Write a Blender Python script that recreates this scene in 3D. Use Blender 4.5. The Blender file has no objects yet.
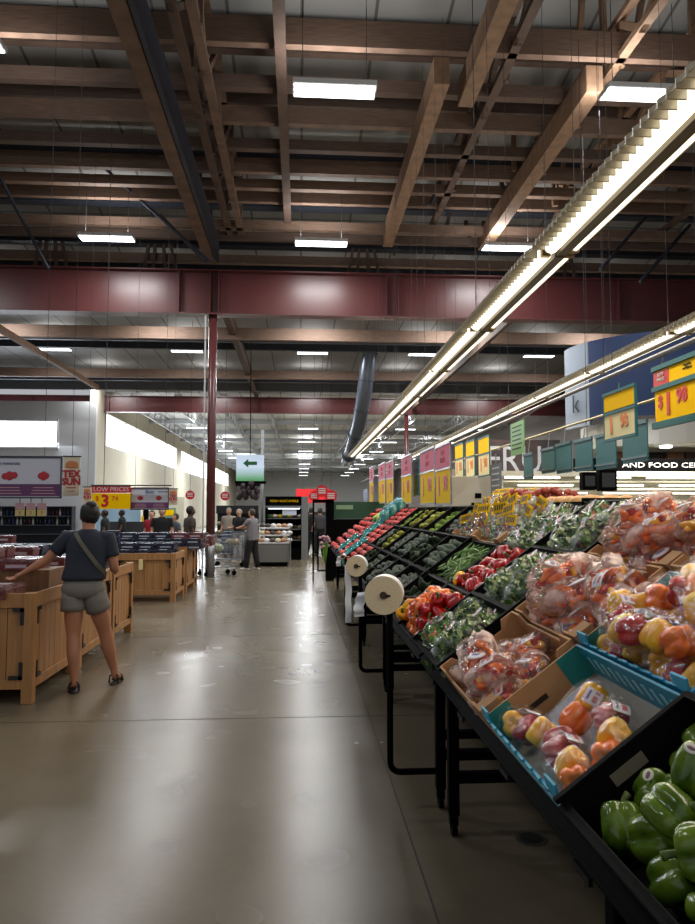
import bpy, math, random
from mathutils import Vector, Matrix, noise
random.seed(7)
R = math.radians
scn = bpy.context.scene
col = scn.collection
# ------------------------------------------------------------------ camera
EYE = 1.585; FPX = 720.0
yaw, pitch = math.atan(47.5/720*math.cos(math.atan(48/720))), math.atan(48/720)
FW = Vector((math.sin(yaw)*math.cos(pitch), math.cos(yaw)*math.cos(pitch), math.sin(pitch)))
RT = Vector((math.cos(yaw), -math.sin(yaw), 0)); UP = RT.cross(FW)
cd = bpy.data.cameras.new('camera'); cam = bpy.data.objects.new('camera', cd); col.objects.link(cam)
cd.sensor_fit = 'HORIZONTAL'; cd.sensor_width = 36.0; cd.lens = 36.0*FPX/695; cd.clip_end = 400; cd.clip_start = .05
m3 = Matrix((RT, UP, -FW)).transposed()
cam.matrix_world = Matrix.Translation((0, 0, EYE)) @ m3.to_4x4()
scn.camera = cam
# ------------------------------------------------------------------ world, exposure
w = bpy.data.worlds.new('store_air'); scn.world = w; w.use_nodes = True
w.node_tree.nodes['Background'].inputs[0].default_value = (0.92, 0.94, 0.98, 1)
w.node_tree.nodes['Background'].inputs[1].default_value = 0.36
scn.view_settings.view_transform = 'Standard'; scn.view_settings.look = 'None'
scn.view_settings.gamma = 1; scn.view_settings.use_curve_mapping = False
scn.view_settings.exposure = 0.30
try:
    scn.cycles.use_denoising = True; scn.cycles.use_adaptive_sampling = False
    scn.cycles.max_bounces = 6; scn.cycles.transparent_max_bounces = 16
    scn.cycles.sample_clamp_indirect = 4; scn.cycles.caustics_reflective = False; scn.cycles.caustics_refractive = False
    scn.cycles.use_light_tree = True
except Exception: pass

def area(name, loc, sx, sy, power, colr, rot=(0, 0, 0)):
    l = bpy.data.lights.new(name, 'AREA'); l.shape = 'RECTANGLE'; l.size = sx; l.size_y = sy
    l.energy = power; l.color = colr
    o = bpy.data.objects.new(name, l); o.location = loc; o.rotation_euler = rot; col.objects.link(o)
    return o
LAMP_P = 95; STRIP_P = 24
# daylight entering through the clerestory windows of the left walls
area('window_daylight', (-9.5, 62, 5.2), 50, 1.6, 2600, (.86, .93, 1), (0, R(-70), R(0)))
bpy.data.objects['window_daylight'].rotation_euler = (0, R(-65), 0)
bpy.data.lights['window_daylight'].size = 1.6; bpy.data.lights['window_daylight'].size_y = 50
area('front_window_daylight', (-12.5, 33.6, 5.1), 4.5, 1.1, 260, (.86, .93, 1), (R(-70), 0, 0))

# ------------------------------------------------------------------ helpers
def ray(px, py):
    return (FW + RT*((px-347.5)/FPX) + UP*((462-py)/FPX))
def P(px, py, Y):
    d = ray(px, py); return Vector((0, 0, EYE)) + d*(Y/d.y)
def AX(px, py, X):
    d = ray(px, py); return Vector((0, 0, EYE)) + d*(X/d.x)
def lin(c):
    c = c/255.0; return c/12.92 if c <= .04045 else ((c+.055)/1.055)**2.4
MATS = {}
def mat(name, rgb, rough=.6, metal=0, var=0, vscale=8, bump=0, bscale=40, spec=.5, emit=0, coat=0, stretch=None, rgb2=None, detail=3):
    if name in MATS: return MATS[name]
    m = bpy.data.materials.new(name); m.use_nodes = True; nt = m.node_tree; N = nt.nodes; L = nt.links
    b = N['Principled BSDF']; c = tuple(lin(x) for x in rgb)+(1,)
    b.inputs['Base Color'].default_value = c; b.inputs['Roughness'].default_value = rough
    b.inputs['Metallic'].default_value = metal; b.inputs['Specular IOR Level'].default_value = spec
    if coat: b.inputs['Coat Weight'].default_value = coat; b.inputs['Coat Roughness'].default_value = .15
    if emit:
        b.inputs['Emission Color'].default_value = c; b.inputs['Emission Strength'].default_value = emit
    tc = N.new('ShaderNodeTexCoord'); mp = N.new('ShaderNodeMapping'); L.new(tc.outputs['Object'], mp.inputs[0])
    if stretch: mp.inputs['Scale'].default_value = stretch
    if var or rgb2:
        n = N.new('ShaderNodeTexNoise'); n.inputs['Scale'].default_value = vscale; n.inputs['Detail'].default_value = detail
        L.new(mp.outputs[0], n.inputs['Vector'])
        r = N.new('ShaderNodeValToRGB'); L.new(n.outputs['Fac'], r.inputs[0])
        r.color_ramp.elements[0].position = .3; r.color_ramp.elements[1].position = .7
        if rgb2: c2 = tuple(lin(x) for x in rgb2)+(1,); r.color_ramp.elements[0].color = c; r.color_ramp.elements[1].color = c2
        else:
            r.color_ramp.elements[0].color = tuple(x*(1-var) for x in c[:3])+(1,); r.color_ramp.elements[1].color = tuple(min(1, x*(1+var)) for x in c[:3])+(1,)
        L.new(r.outputs[0], b.inputs['Base Color'])
    if bump:
        n2 = N.new('ShaderNodeTexNoise'); n2.inputs['Scale'].default_value = bscale; n2.inputs['Detail'].default_value = 3
        L.new(mp.outputs[0], n2.inputs['Vector'])
        bp = N.new('ShaderNodeBump'); bp.inputs['Strength'].default_value = bump; bp.inputs['Distance'].default_value = .01
        L.new(n2.outputs['Fac'], bp.inputs['Height']); L.new(bp.outputs[0], b.inputs['Normal'])
    MATS[name] = m; return m
def emis(name, rgb, s):
    if name in MATS: return MATS[name]
    m = bpy.data.materials.new(name); m.use_nodes = True; nt = m.node_tree; N = nt.nodes
    N.remove(N['Principled BSDF']); e = N.new('ShaderNodeEmission')
    e.inputs[0].default_value = tuple(lin(x) for x in rgb)+(1,); e.inputs[1].default_value = s
    nt.links.new(e.outputs[0], N['Material Output'].inputs[0]); MATS[name] = m; return m
def film(name, tint=(1, 1, 1), milk=.08, gl=.14, scale=28, milkcol=(.9, .88, .86), patch=0):
    m = bpy.data.materials.new(name); m.use_nodes = True; nt = m.node_tree; N = nt.nodes; L = nt.links
    N.remove(N['Principled BSDF'])
    tc = N.new('ShaderNodeTexCoord'); n = N.new('ShaderNodeTexNoise'); n.inputs['Scale'].default_value = scale; n.inputs['Detail'].default_value = 3
    n.inputs['Distortion'].default_value = 1.2
    L.new(tc.outputs['Object'], n.inputs['Vector'])
    bp = N.new('ShaderNodeBump'); bp.inputs['Strength'].default_value = 1; bp.inputs['Distance'].default_value = .012; L.new(n.outputs['Fac'], bp.inputs['Height'])
    t = N.new('ShaderNodeBsdfTransparent'); t.inputs[0].default_value = tint+(1,)
    g = N.new('ShaderNodeBsdfGlossy'); g.inputs['Roughness'].default_value = .07; L.new(bp.outputs[0], g.inputs['Normal'])
    d = N.new('ShaderNodeBsdfDiffuse'); d.inputs[0].default_value = milkcol+(1,); L.new(bp.outputs[0], d.inputs['Normal'])
    lw = N.new('ShaderNodeLayerWeight'); lw.inputs[0].default_value = .35; L.new(bp.outputs[0], lw.inputs['Normal'])
    ma = N.new('ShaderNodeMath'); ma.operation = 'MULTIPLY_ADD'; ma.inputs[1].default_value = .16; ma.inputs[2].default_value = gl; L.new(lw.outputs['Facing'], ma.inputs[0])
    x1 = N.new('ShaderNodeMixShader'); x1.inputs[0].default_value = milk; L.new(t.outputs[0], x1.inputs[1]); L.new(d.outputs[0], x1.inputs[2])
    if patch:   # printed pale areas of the film
        pn = N.new('ShaderNodeTexNoise'); pn.inputs['Scale'].default_value = 11; L.new(tc.outputs['Object'], pn.inputs['Vector'])
        pr = N.new('ShaderNodeMapRange'); pr.inputs[1].default_value = .48; pr.inputs[2].default_value = .66; pr.inputs[3].default_value = milk; pr.inputs[4].default_value = patch
        L.new(pn.outputs['Fac'], pr.inputs[0]); L.new(pr.outputs[0], x1.inputs[0])
    x2 = N.new('ShaderNodeMixShader'); L.new(ma.outputs[0], x2.inputs[0]); L.new(x1.outputs[0], x2.inputs[1]); L.new(g.outputs[0], x2.inputs[2])
    L.new(x2.outputs[0], N['Material Output'].inputs[0]); MATS[name] = m; return m

class MB:
    def __init__(s): s.v = []; s.f = []; s.m = []
    def add(s, vs, fs, mi=0):
        b = len(s.v); s.v += [tuple(x) for x in vs]
        for f in fs: s.f.append(tuple(i+b for i in f)); s.m.append(mi)
        return s
    def box(s, c, d, mi=0, M=None):
        hx, hy, hz = d[0]/2, d[1]/2, d[2]/2; c = Vector(c)
        vs = [Vector((x*hx, y*hy, z*hz)) for x in (-1, 1) for y in (-1, 1) for z in (-1, 1)]
        if M is not None: vs = [M @ v for v in vs]
        return s.add([c+v for v in vs], [(0, 1, 3, 2), (4, 6, 7, 5), (0, 4, 5, 1), (2, 3, 7, 6), (0, 2, 6, 4), (1, 5, 7, 3)], mi)
    def b2(s, a, b, mi=0):
        return s.box([(a[i]+b[i])/2 for i in range(3)], [abs(b[i]-a[i]) for i in range(3)], mi)
    def bar(s, a, b, w, h=None, mi=0, up=(0, 0, 1)):
        a = Vector(a); b = Vector(b); h = h or w; d = (b-a); L = d.length; d.normalize(); up = Vector(up)
        if abs(d.dot(up)) > .98: up = Vector((0, 1, 0))
        x = d.cross(up).normalized(); z = x.cross(d)
        M = Matrix((x, d, z)).transposed()
        return s.box((a+b)/2, (w, L, h), mi, M)
    def tube(s, pts, r, n=8, mi=0, caps=True):
        pts = [Vector(p) for p in pts]; rs = r if isinstance(r, (list, tuple)) else [r]*len(pts)
        prev = None; vs = []; fs = []
        for i, p in enumerate(pts):
            d = (pts[min(i+1, len(pts)-1)]-pts[max(i-1, 0)]).normalized()
            if prev is None:
                u = Vector((0, 0, 1)) if abs(d.z) < .9 else Vector((1, 0, 0)); x = d.cross(u).normalized()
            else: x = (prev-d*prev.dot(d)).normalized()
            prev = x; y = d.cross(x)
            for k in range(n):
                t = 2*math.pi*k/n; vs.append(p+x*(math.cos(t)*rs[i])+y*(math.sin(t)*rs[i]))
        for i in range(len(pts)-1):
            for k in range(n):
                a = i*n+k; b = i*n+(k+1) % n; fs.append((a, b, b+n, a+n))
        if caps: fs.append(tuple(range(n-1, -1, -1))); fs.append(tuple(range((len(pts)-1)*n, len(pts)*n)))
        return s.add(vs, fs, mi)
    def ell(s, c, r, nu=16, nv=10, fn=None, mi=0, M=None):
        c = Vector(c); vs = []; fs = []
        for j in range(nv+1):
            ph = math.pi*j/nv
            for i in range(nu):
                th = 2*math.pi*i/nu
                v = Vector((math.sin(ph)*math.cos(th), math.sin(ph)*math.sin(th), math.cos(ph)))
                if fn: v = fn(v, th, ph)
                v = Vector((v.x*r[0], v.y*r[1], v.z*r[2]))
                if M is not None: v = M @ v
                vs.append(c+v)
        for j in range(nv):
            for i in range(nu):
                a = j*nu+i; b = j*nu+(i+1) % nu
                if j == 0: fs.append((a, a+nu, b+nu))
                elif j == nv-1: fs.append((a, a+nu, b))
                else: fs.append((a, a+nu, b+nu, b))
        return s.add(vs, fs, mi)
    def prism(s, pts, d, mi=0):
        d = Vector(d); pts = [Vector(p) for p in pts]; n = len(pts)
        return s.add(pts+[p+d for p in pts], [tuple(range(n-1, -1, -1)), tuple(range(n, 2*n))]+[(i, (i+1) % n, (i+1) % n+n, i+n) for i in range(n)], mi)
    def mesh(s, name, mats, smooth=False):
        me = bpy.data.meshes.new(name); me.from_pydata(s.v, [], s.f)
        if not isinstance(mats, (list, tuple)): mats = [mats]
        for m in mats: me.materials.append(m)
        if len(mats) > 1: me.polygons.foreach_set('material_index', s.m)
        if smooth: me.polygons.foreach_set('use_smooth', [True]*len(s.f))
        me.validate(); me.update()
        return me
    def split(s, name, mats, parent=None, smooth=False, bevel=0, label=None):
        """every loose piece becomes an object of its own"""
        par = list(range(len(s.v)))
        def fd(a):
            while par[a] != a: par[a] = par[par[a]]; a = par[a]
            return a
        for f in s.f:
            for k in f[1:]: par[fd(k)] = fd(f[0])
        grp = {}
        for f, m in zip(s.f, s.m): grp.setdefault(fd(f[0]), []).append((f, m))
        for g in grp.values():
            b = MB(); mp = {}
            for f, m in g:
                for k in f:
                    if k not in mp: mp[k] = len(b.v); b.v.append(s.v[k])
                b.f.append(tuple(mp[k] for k in f)); b.m.append(m)
            b.build(name, mats, parent, smooth, bevel, label)
    def build(s, name, mats, parent=None, smooth=False, bevel=0, label=None):
        o = bpy.data.objects.new(name, s.mesh(name, mats, smooth)); col.objects.link(o)
        if parent: o.parent = parent
        if bevel:
            bm = o.modifiers.new('bevel', 'BEVEL'); bm.width = bevel; bm.segments = 2; bm.limit_method = 'ANGLE'
        if smooth:
            pass
        if label: o['label'] = label
        return o
def tag(o, label, cat, group=None, kind=None):
    o['label'] = label; o['category'] = cat
    if group: o['group'] = group
    if kind: o['kind'] = kind
    return o
def thing(name, label, cat, loc=(0, 0, 0), rz=0, group=None):
    o = bpy.data.objects.new(name, None); col.objects.link(o); o.location = loc; o.rotation_euler = (0, 0, rz)
    o.empty_display_size = .1
    return tag(o, label, cat, group)
def struct(o): o['kind'] = 'structure'; return o
def copy_tree(o, parent=None):
    c = o.copy(); col.objects.link(c)
    if parent: c.parent = parent
    for ch in KIDS[o] if o in KIDS else [x for x in o.children]: copy_tree(ch, c)
    return c
KIDS = {}
USED = set()
def inst(proto, M, label=None, cat=None, group=None):
    """first use moves the prototype itself, later uses copy it"""
    if proto.name in USED:
        src = proto; o = copy_tree(src)
    else: USED.add(proto.name); o = proto
    o.matrix_world = M
    if label: tag(o, label, cat or o.get('category'), group)
    return o
def text(body, size, mtl, M, parent, name='lettering', ext=.002, align='CENTER', sx=1, bold=0):
    cu = bpy.data.curves.new('t', 'FONT'); cu.body = body; cu.size = size; cu.align_x = align; cu.align_y = 'CENTER'; cu.extrude = ext; cu.resolution_u = 2
    cu.offset = bold
    t = bpy.data.objects.new('t', cu); col.objects.link(t)
    me = bpy.data.meshes.new_from_object(t.evaluated_get(bpy.context.evaluated_depsgraph_get()))
    bpy.data.objects.remove(t); bpy.data.curves.remove(cu)
    me.name = name; me.materials.clear(); me.materials.append(mtl); me.transform(M @ Matrix.Diagonal((sx, 1, 1, 1)))
    o = bpy.data.objects.new(name, me); col.objects.link(o); o.parent = parent
    return o
def frame(o, x, y):
    """4x4 with local x, y axes given (text plane)"""
    x = Vector(x).normalized(); y = Vector(y).normalized(); z = x.cross(y)
    M = Matrix((x, y, z)).transposed().to_4x4(); M.translation = Vector(o); return M

# ------------------------------------------------------------------ materials
WOOD = mat('glulam_wood', (108, 86, 72), .7, var=.25, vscale=6, stretch=(.6, .6, 8))
WOODD = mat('dark_wood', (84, 66, 56), .75, var=.25, vscale=6, stretch=(.6, .6, 8))
WOODL = mat('light_joist_wood', (132, 104, 82), .7, var=.2, vscale=6)
STEELD = mat('dark_blue_steel', (52, 56, 68), .55, metal=.2)
REDOX = mat('red_oxide_steel', (88, 44, 44), .34, var=.1, vscale=1.5, spec=.5)
BLACK = mat('black_powder_coat', (7, 7, 8), .7, spec=.04)
BLKPL = mat('black_plastic', (14, 14, 15), .6, bump=.15, bscale=60, spec=.08)
WHITE = mat('white_paint', (205, 206, 205), .5)
GREYM = mat('grey_metal', (120, 122, 124), .35, metal=.7)
WIRE = mat('wire_grey', (74, 74, 76), .7, spec=.1)
CHROME = mat('chrome', (190, 190, 192), .18, metal=1)
# ------------------------------------------------------------------ floor
def concrete():
    m = bpy.data.materials.new('polished_concrete'); m.use_nodes = True; N = m.node_tree.nodes; L = m.node_tree.links; b = N['Principled BSDF']
    tc = N.new('ShaderNodeTexCoord'); n = N.new('ShaderNodeTexNoise'); n.inputs['Scale'].default_value = .8; n.inputs['Detail'].default_value = 6; n.inputs['Roughness'].default_value = .6
    L.new(tc.outputs['Object'], n.inputs['Vector']); r = N.new('ShaderNodeValToRGB'); L.new(n.outputs['Fac'], r.inputs[0])
    r.color_ramp.elements[0].position = .12; r.color_ramp.elements[1].position = .88
    r.color_ramp.elements[0].color = (.100, .084, .058, 1); r.color_ramp.elements[1].color = (.185, .156, .110, 1)
    n3 = N.new('ShaderNodeTexNoise'); n3.inputs['Scale'].default_value = 35; n3.inputs['Detail'].default_value = 4; L.new(tc.outputs['Object'], n3.inputs['Vector'])
    mx = N.new('ShaderNodeMix'); mx.data_type = 'RGBA'; mx.blend_type = 'OVERLAY'; mx.inputs[0].default_value = .08
    L.new(r.outputs[0], mx.inputs[6]); L.new(n3.outputs['Fac'], mx.inputs[7]); L.new(mx.outputs[2], b.inputs['Base Color'])
    n2 = N.new('ShaderNodeTexNoise'); n2.inputs['Scale'].default_value = 2.3; n2.inputs['Detail'].default_value = 1; L.new(tc.outputs['Object'], n2.inputs['Vector'])
    mr = N.new('ShaderNodeMapRange'); mr.inputs[3].default_value = .22; mr.inputs[4].default_value = .30; L.new(n2.outputs['Fac'], mr.inputs[0]); L.new(mr.outputs[0], b.inputs['Roughness'])
    b.inputs['Specular IOR Level'].default_value = .32
    return m
CONC = concrete()
f = MB(); f.b2((-24, -6, -.2), (18, 112, 0)); struct(f.build('floor', CONC))
jm = mat('joint_filler', (48, 43, 37), .8)
j = MB()
for x in (.54, -3.1, -6.8, 4.2): j.b2((x-.004, -6, -.01), (x+.004, 110, .0012))
for y in (2.0, 5.65, 9.3, 13, 16.6, 20.3, 24): j.b2((-24, y-.004, -.01), (18, y+.004, .0012))
struct(j.build('floor_joint', jm))
o = MB().tube([(1.12, 3.52, -.02), (1.12, 3.52, .004)], .075, 28, 0).tube([(1.12, 3.52, 0), (1.12, 3.52, .0055)], .055, 28, 1).build('floor_drain', [mat('drain_ring', (60, 57, 52), .5), mat('drain_cap', (24, 23, 22), .5)])
tag(o, 'round dark drain cap set in the concrete floor under the produce table', 'drain')
# ------------------------------------------------------------------ roof of the front hall
def roofmat(name, c1, c2, seam, bw):
    m = bpy.data.materials.new(name); m.use_nodes = True; N = m.node_tree.nodes; L = m.node_tree.links; b = N['Principled BSDF']
    tc = N.new('ShaderNodeTexCoord'); br = N.new('ShaderNodeTexBrick'); br.offset = 0; L.new(tc.outputs['Object'], br.inputs['Vector'])
    br.inputs['Color1'].default_value = tuple(map(lin, c1))+(1,); br.inputs['Color2'].default_value = tuple(map(lin, c2))+(1,); br.inputs['Mortar'].default_value = tuple(map(lin, seam))+(1,)
    br.inputs['Scale'].default_value = 1; br.inputs['Brick Width'].default_value = bw; br.inputs['Row Height'].default_value = 6; br.inputs['Mortar Size'].default_value = .03
    L.new(br.outputs['Color'], b.inputs['Base Color']); b.inputs['Roughness'].default_value = .6; return m
DECK = roofmat('roof_insulation', (150, 149, 147), (138, 137, 136), (92, 90, 88), 1.25)
struct(MB().prism([(-24, -2, 10.35), (-24, 10, 10.2), (-24, 21, 8.55), (-24, 35.6, 8.35), (-24, 35.6, 8.5), (-24, 21, 8.7), (-24, 10, 10.35), (-24, -2, 10.5)], (42, 0, 0)).build('ceiling', DECK))
DECK2 = roofmat('far_roof_deck', (176, 176, 170), (166, 166, 162), (110, 110, 108), 1.0)
struct(MB().b2((-10, 35.6, 7.35), (18, 110, 7.5)).build('ceiling', DECK2))
def ibeam(x0, x1, y, z0, z1, fl, name, stiff):
    b = MB(); b.b2((x0, y-.012, z0), (x1, y+.012, z1)); b.b2((x0, y-fl/2, z0), (x1, y+fl/2, z0+.03)); b.b2((x0, y-fl/2, z1-.03), (x1, y+fl/2, z1))
    for s in stiff: b.b2((s-.01, y-fl/2+.01, z0), (s+.01, y+fl/2-.01, z1))
    return struct(b.build(name, REDOX))
ibeam(-24, 18, 17.5, 6.33, 7.42, .36, 'ceiling_girder', (-2.95, -2.2, -2.0, 2.1, 2.4, 8))
ibeam(-24, 18, 35.6, 6.35, 7.15, .34, 'ceiling_girder', (-13, -11.2, -9.3, -2.1, 5.3))
# purlins running across (each its own member)
def xbeam(y, z0, h, wd, m, x0=-24, x1=18, name='ceiling_beam'):
    return struct(MB().b2((x0, y-wd/2, z0), (x1, y+wd/2, z0+h)).build(name, m))
H0 = EYE
for i, (Yv, h, dp, mt, x0, x1) in enumerate([
    (8.3, 6.95, .34, WOODD, -24, 18), (9.4, 6.9, .38, WOODD, -24, -2.3), (10.35, 6.9, .42, WOOD, -24, 18), (11.3, 7.4, .3, WOODD, -24, 18), (12.55, 6.9, .30, WOOD, -24, 18), (13.0, 7.5, .3, WOODD, -24, 18),
    (14.45, 6.9, .30, WOOD, -24, 18), (16.0, 6.95, .32, WOOD, -24, 18), (15.7, 7.5, .3, WOODD, -24, 18), (17.15, 6.5, .2, WOODD, -24, 18), (7.2, 6.95, .34, WOOD, -24, 18), (6.2, 6.95, .3, WOODD, -24, 18)]):
    xbeam(Yv, H0+h, dp, .13, mt, x0, x1)
for Yv, h in ((11.8, 8.0), (13.6, 7.7), (15.2, 7.45), (9.3, 8.2), (16.9, 7.2), (18.3, 6.75), (19.6, 6.5)):
    xbeam(Yv, H0+h, .25, .3, STEELD)
for Yv, h, dp, mt in ((13.5, 6.9, .2, WOODD), (15.2, 6.9, .2, WOOD), (16.7, 6.6, .2, WOOD), (11.5, 6.9, .22, WOODD), (18.4, 6.35, .22, WOOD), (19.4, 6.05, .2, WOODD), (22.6, 5.35, .38, WOOD), (24.4, 5.7, .3, STEELD), (29.4, 5.35, .35, WOOD), (31.5, 5.6, .3, STEELD), (26.5, 5.9, .3, STEELD), (20.2, 5.9, .3, STEELD), (33.4, 5.5, .55, GREYM)):
    xbeam(Yv, H0+h, dp, .16, mt)
# main girder over the column line and the shorter beams running along the aisle
def ybeam(x, y0, y1, z, wd, h, m, mats2=None):
    return struct(MB().b2((x-wd/2, y0, z), (x+wd/2, y1, z+h)).build('ceiling_beam', m))
ybeam(-2.22, 2, 17.4, H0+6.07, .24, .5, WOOD); ybeam(-2.04, 2, 17.4, H0+6.04, .07, .55, STEELD)
ybeam(-2.14, 17.7, 35.4, H0+5.5, .2, .4, WOODD)
ybeam(2.12, 10.4, 17.2, H0+6.45, .24, .42, WOODL); ybeam(4.5, 10.4, 17.2, H0+6.42, .26, .42, WOODL); ybeam(2.62, 2, 11.0, H0+6.45, .24, .42, WOODL)
ybeam(-.32, 4, 17.2, H0+6.75, .16, .3, WOODD); ybeam(-8.2, 18, 29.5, H0+4.85, .12, .18, WOODL); ybeam(-8.2, 2, 17.2, H0+6.6, .2, .4, WOOD)
ybeam(5.6, 18, 35.4, H0+5.0, .12, .2, WOODD)
# open truss webs over the column line and over the display
def truss(x, y0, y1, z0, z1, step, m, wd=.07, chord=.14, posts=True):
    b = MB(); y = y0; k = 0
    b.b2((x-chord/2, y0, z0), (x+chord/2, y1, z0+.1)); b.b2((x-chord/2, y0, z1-.1), (x+chord/2, y1, z1))
    while y+step <= y1+.01:
        ya, yb = (y, y+step) if k % 2 == 0 else (y+step, y)
        b.bar((x, ya, z0), (x, yb, z1), wd, wd*1.4)
        if posts and k % 2: b.bar((x+wd, y, z0), (x+wd, y, z1), wd, wd)
        y += step; k += 1
    return struct(b.build('ceiling_truss', m))
truss(-1.72, 4, 17.2, H0+6.6, H0+7.6, 1.3, WOODD); truss(-1.45, 4, 17.2, H0+6.6, H0+7.6, 1.1, WOOD)
truss(3.2, 6, 17.2, H0+6.9, H0+7.6, 1.0, WOODD, .09); truss(4.9, 6, 17.2, H0+6.9, H0+7.6, .9, WOODL, .08); truss(6.2, 4, 17.2, H0+6.9, H0+7.6, 1.1, WOODL, .08); truss(9, 4, 17.2, H0+6.9, H0+7.6, 1.2, WOODD, .09)
for (a, b_) in (((30, 60), (160, 150)), ((105, 82), (18, 153)), ((0, 75), (210, 262)), ((150, 140), (210, 165)), ((0, 178), (48, 268)), ((160, 215), (206, 262)), ((640, 282), (690, 225)), ((600, 270), (650, 212)), ((430, 205), (455, 150))):
    q = MB(); q.bar(P(*a, 15.0), P(*b_, 16.6), .055, .055); struct(q.build('ceiling_brace', STEELD))
for (xa_, ya_, xb_, yb_) in ((584, -30, 579, 43), (601, -30, 604, 44), (646, -30, 635, 44), (691, -30, 693, 52), (575, 60, 561, 186), (606, 70, 609, 149), (627, 70, 616, 136), (512, 60, 514, 171), (537, 50, 521, 211), (547, 40, 554, 206), (579, 60, 556, 206), (487, 60, 471, 150), (487, 90, 503, 190), (455, 190, 447, 225), (458, 190, 470, 240), (478, 190, 486, 240), (400, 200, 394, 255), (180, 0, 203, 200), (196, 0, 212, 230), (222, 60, 218, 250)):
    Yq = 6.95/(510-yb_)*720*.965
    q = MB(); q.bar(P(xa_, ya_, Yq), P(xb_, yb_, Yq), .075, .1, 0, (0, 1, 0)); struct(q.build('ceiling_brace', WOODL if xa_ > 500 else WOODD))
for x in (-10.5, -6.3, -3.6, 1.6, 6.8):   # short posts between the first girder and the roof
    q = MB()
    for k in (-.5, -.2, .2, .55): q.bar((x+k, 18.2, H0+5.4), (x+k*.5, 18.2, H0+6.8), .07, .09)
    struct(q.build('ceiling_truss', WOODD))
# far hall roof: open web joists and beams
JW = mat('white_joist_steel', (150, 152, 152), .5, metal=.1)
for x in (-8.4, -6.2, -4.0, -1.6, 3.4, 6.5, 9.5):
    b = MB(); zt, zb = 7.3, 6.7; b.b2((x-.03, 36, zt-.06), (x+.03, 108, zt)); b.b2((x-.03, 36, zb), (x+.03, 108, zb+.06))
    y = 36; k = 0
    while y < 106:
        b.bar((x, y, zb if k % 2 else zt), (x, y+.8, zt if k % 2 else zb), .04); y += .8; k += 1
    struct(b.build('ceiling_joist', JW))
for y in range(40, 108, 6): xbeam(y, 7.05, .28, .14, JW, -10, 18, 'ceiling_joist')
# columns
def column(x, y, z1, label):
    t = thing('support_column', label, 'column', (x, y, 0))
    MB().tube([(0, 0, .02), (0, 0, z1)], .105, 20).build('shaft', REDOX, t, True)
    MB().tube([(0, 0, 0), (0, 0, 1.0)], .115, 20).build('guard_sleeve', mat('silver_sleeve', (150, 152, 158), .3, metal=.6), t, True, label='silver metal guard sleeve')
    MB().b2((-.2, -.2, z1-.02), (.2, .2, z1)).build('cap_plate', REDOX, t)
    return t
c0 = column(-2.14, 17.5, 6.33, 'dark red round steel column carrying the beam beside the aisle')
tag(MB().tube([(-2.3, 17.36, 0), (-2.3, 17.36, 6.3)], .02, 8).build('conduit_pipe', mat('white_conduit', (190, 192, 198), .4)), 'thin white conduit pipe running up beside the red column', 'pipe')
column(5.3, 35.6, 6.35, 'dark red steel column far behind the yellow price signs')
# duct
q0 = P(372, 340, 27.5); pts = [Vector((q0.x+.05, q0.y, 8.5)), P(372, 340, 27.5), P(368, 365, 27.7), P(364, 395, 28), P(359, 425, 28.4), P(352, 447, 29.5), P(346, 462, 32)]
t = thing('air_duct', 'large grey spiral air duct dropping from the roof behind the light strip', 'duct')
MB().tube(pts, [.26, .26, .3, .3, .27, .24, .22], 18).build('pipe', mat('duct_metal', (104, 112, 124), .35, metal=.6), t, True)
b = MB()
for p, q in zip(pts[:-1], pts[1:]): b.tube([p.lerp(q, .48), p.lerp(q, .52)], .325, 18)
b.split('joint_band', mat('duct_band', (84, 90, 100), .4, metal=.6), t)
# ------------------------------------------------------------------ walls
PLAST = mat('cream_plaster', (206, 200, 182), .8, var=.04, vscale=1)
GWALL = mat('grey_wall', (206, 208, 212), .8)
wx = P(95, 460, 33.8).x
def wall_open(name, x0, x1, y, z1, wx0, wx1, wz0, wz1, m, th=.25):
    b = MB(); b.b2((x0, y, 0), (x1, y+th, wz0)); b.b2((x0, y, wz1), (x1, y+th, z1)); b.b2((x0, y, wz0), (wx0, y+th, wz1)); b.b2((wx1, y, wz0), (x1, y+th, wz1))
    return struct(b.build(name, m))
wxr = P(58, 435, 33.8).x
wall_open('wall_front', -24, wx, 33.8, 6.6, wxr-6, wxr, EYE+2.9, EYE+4.1, GWALL)
SKYE = emis('daylight_glass', (236, 243, 255), 3.2)
w1 = struct(MB().b2((wxr-6, 33.92, EYE+2.9), (wxr, 33.95, EYE+4.1)).build('window_1', SKYE))
b = MB(); 
for x in (wxr-6, wxr-.04): b.b2((x, 33.75, EYE+2.86), (x+.06, 33.9, EYE+4.14))
b.b2((wxr-6, 33.75, EYE+4.08), (wxr, 33.9, EYE+4.16)); b.b2((wxr-6, 33.7, EYE+2.82), (wxr+.05, 33.9, EYE+2.9)); b.build('window_frame', WHITE, w1)
b = MB(); SX = wx-.1
b.b2((SX-.25, 34.05, 0), (SX, 110, 4.75)); b.b2((SX-.25, 34.05, 6.35), (SX, 110, 7.5))
piers = [34.05, 55, 57, 71, 73, 90, 93, 110]
b.b2((SX-.25, 34.05, 4.75), (SX, 36, 6.35)); b.b2((SX-.25, 56.5, 4.75), (SX, 58.5, 6.35)); b.b2((SX-.25, 76, 4.75), (SX, 78, 6.35)); b.b2((SX-.25, 97, 4.75), (SX, 110, 6.35))
struct(b.build('wall_left', PLAST))
for k, (a, c) in enumerate(((36, 56.5), (58.5, 76), (78, 97))):
    ww = struct(MB().b2((SX-.18, a, 4.75), (SX-.15, c, 6.35)).build('window_%d' % (k+2), SKYE))
    b = MB()
    for q in range(6): yy = a+(c-a)*q/5; b.b2((SX-.15, yy-.05, 4.75), (SX-.02, yy+.05, 6.35))
    b.build('window_frame', WHITE, ww)
struct(MB().b2((-12, 108, 0), (18, 108.2, 7.5)).build('wall_back', mat('back_wall', (190, 190, 186), .8)))
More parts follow.
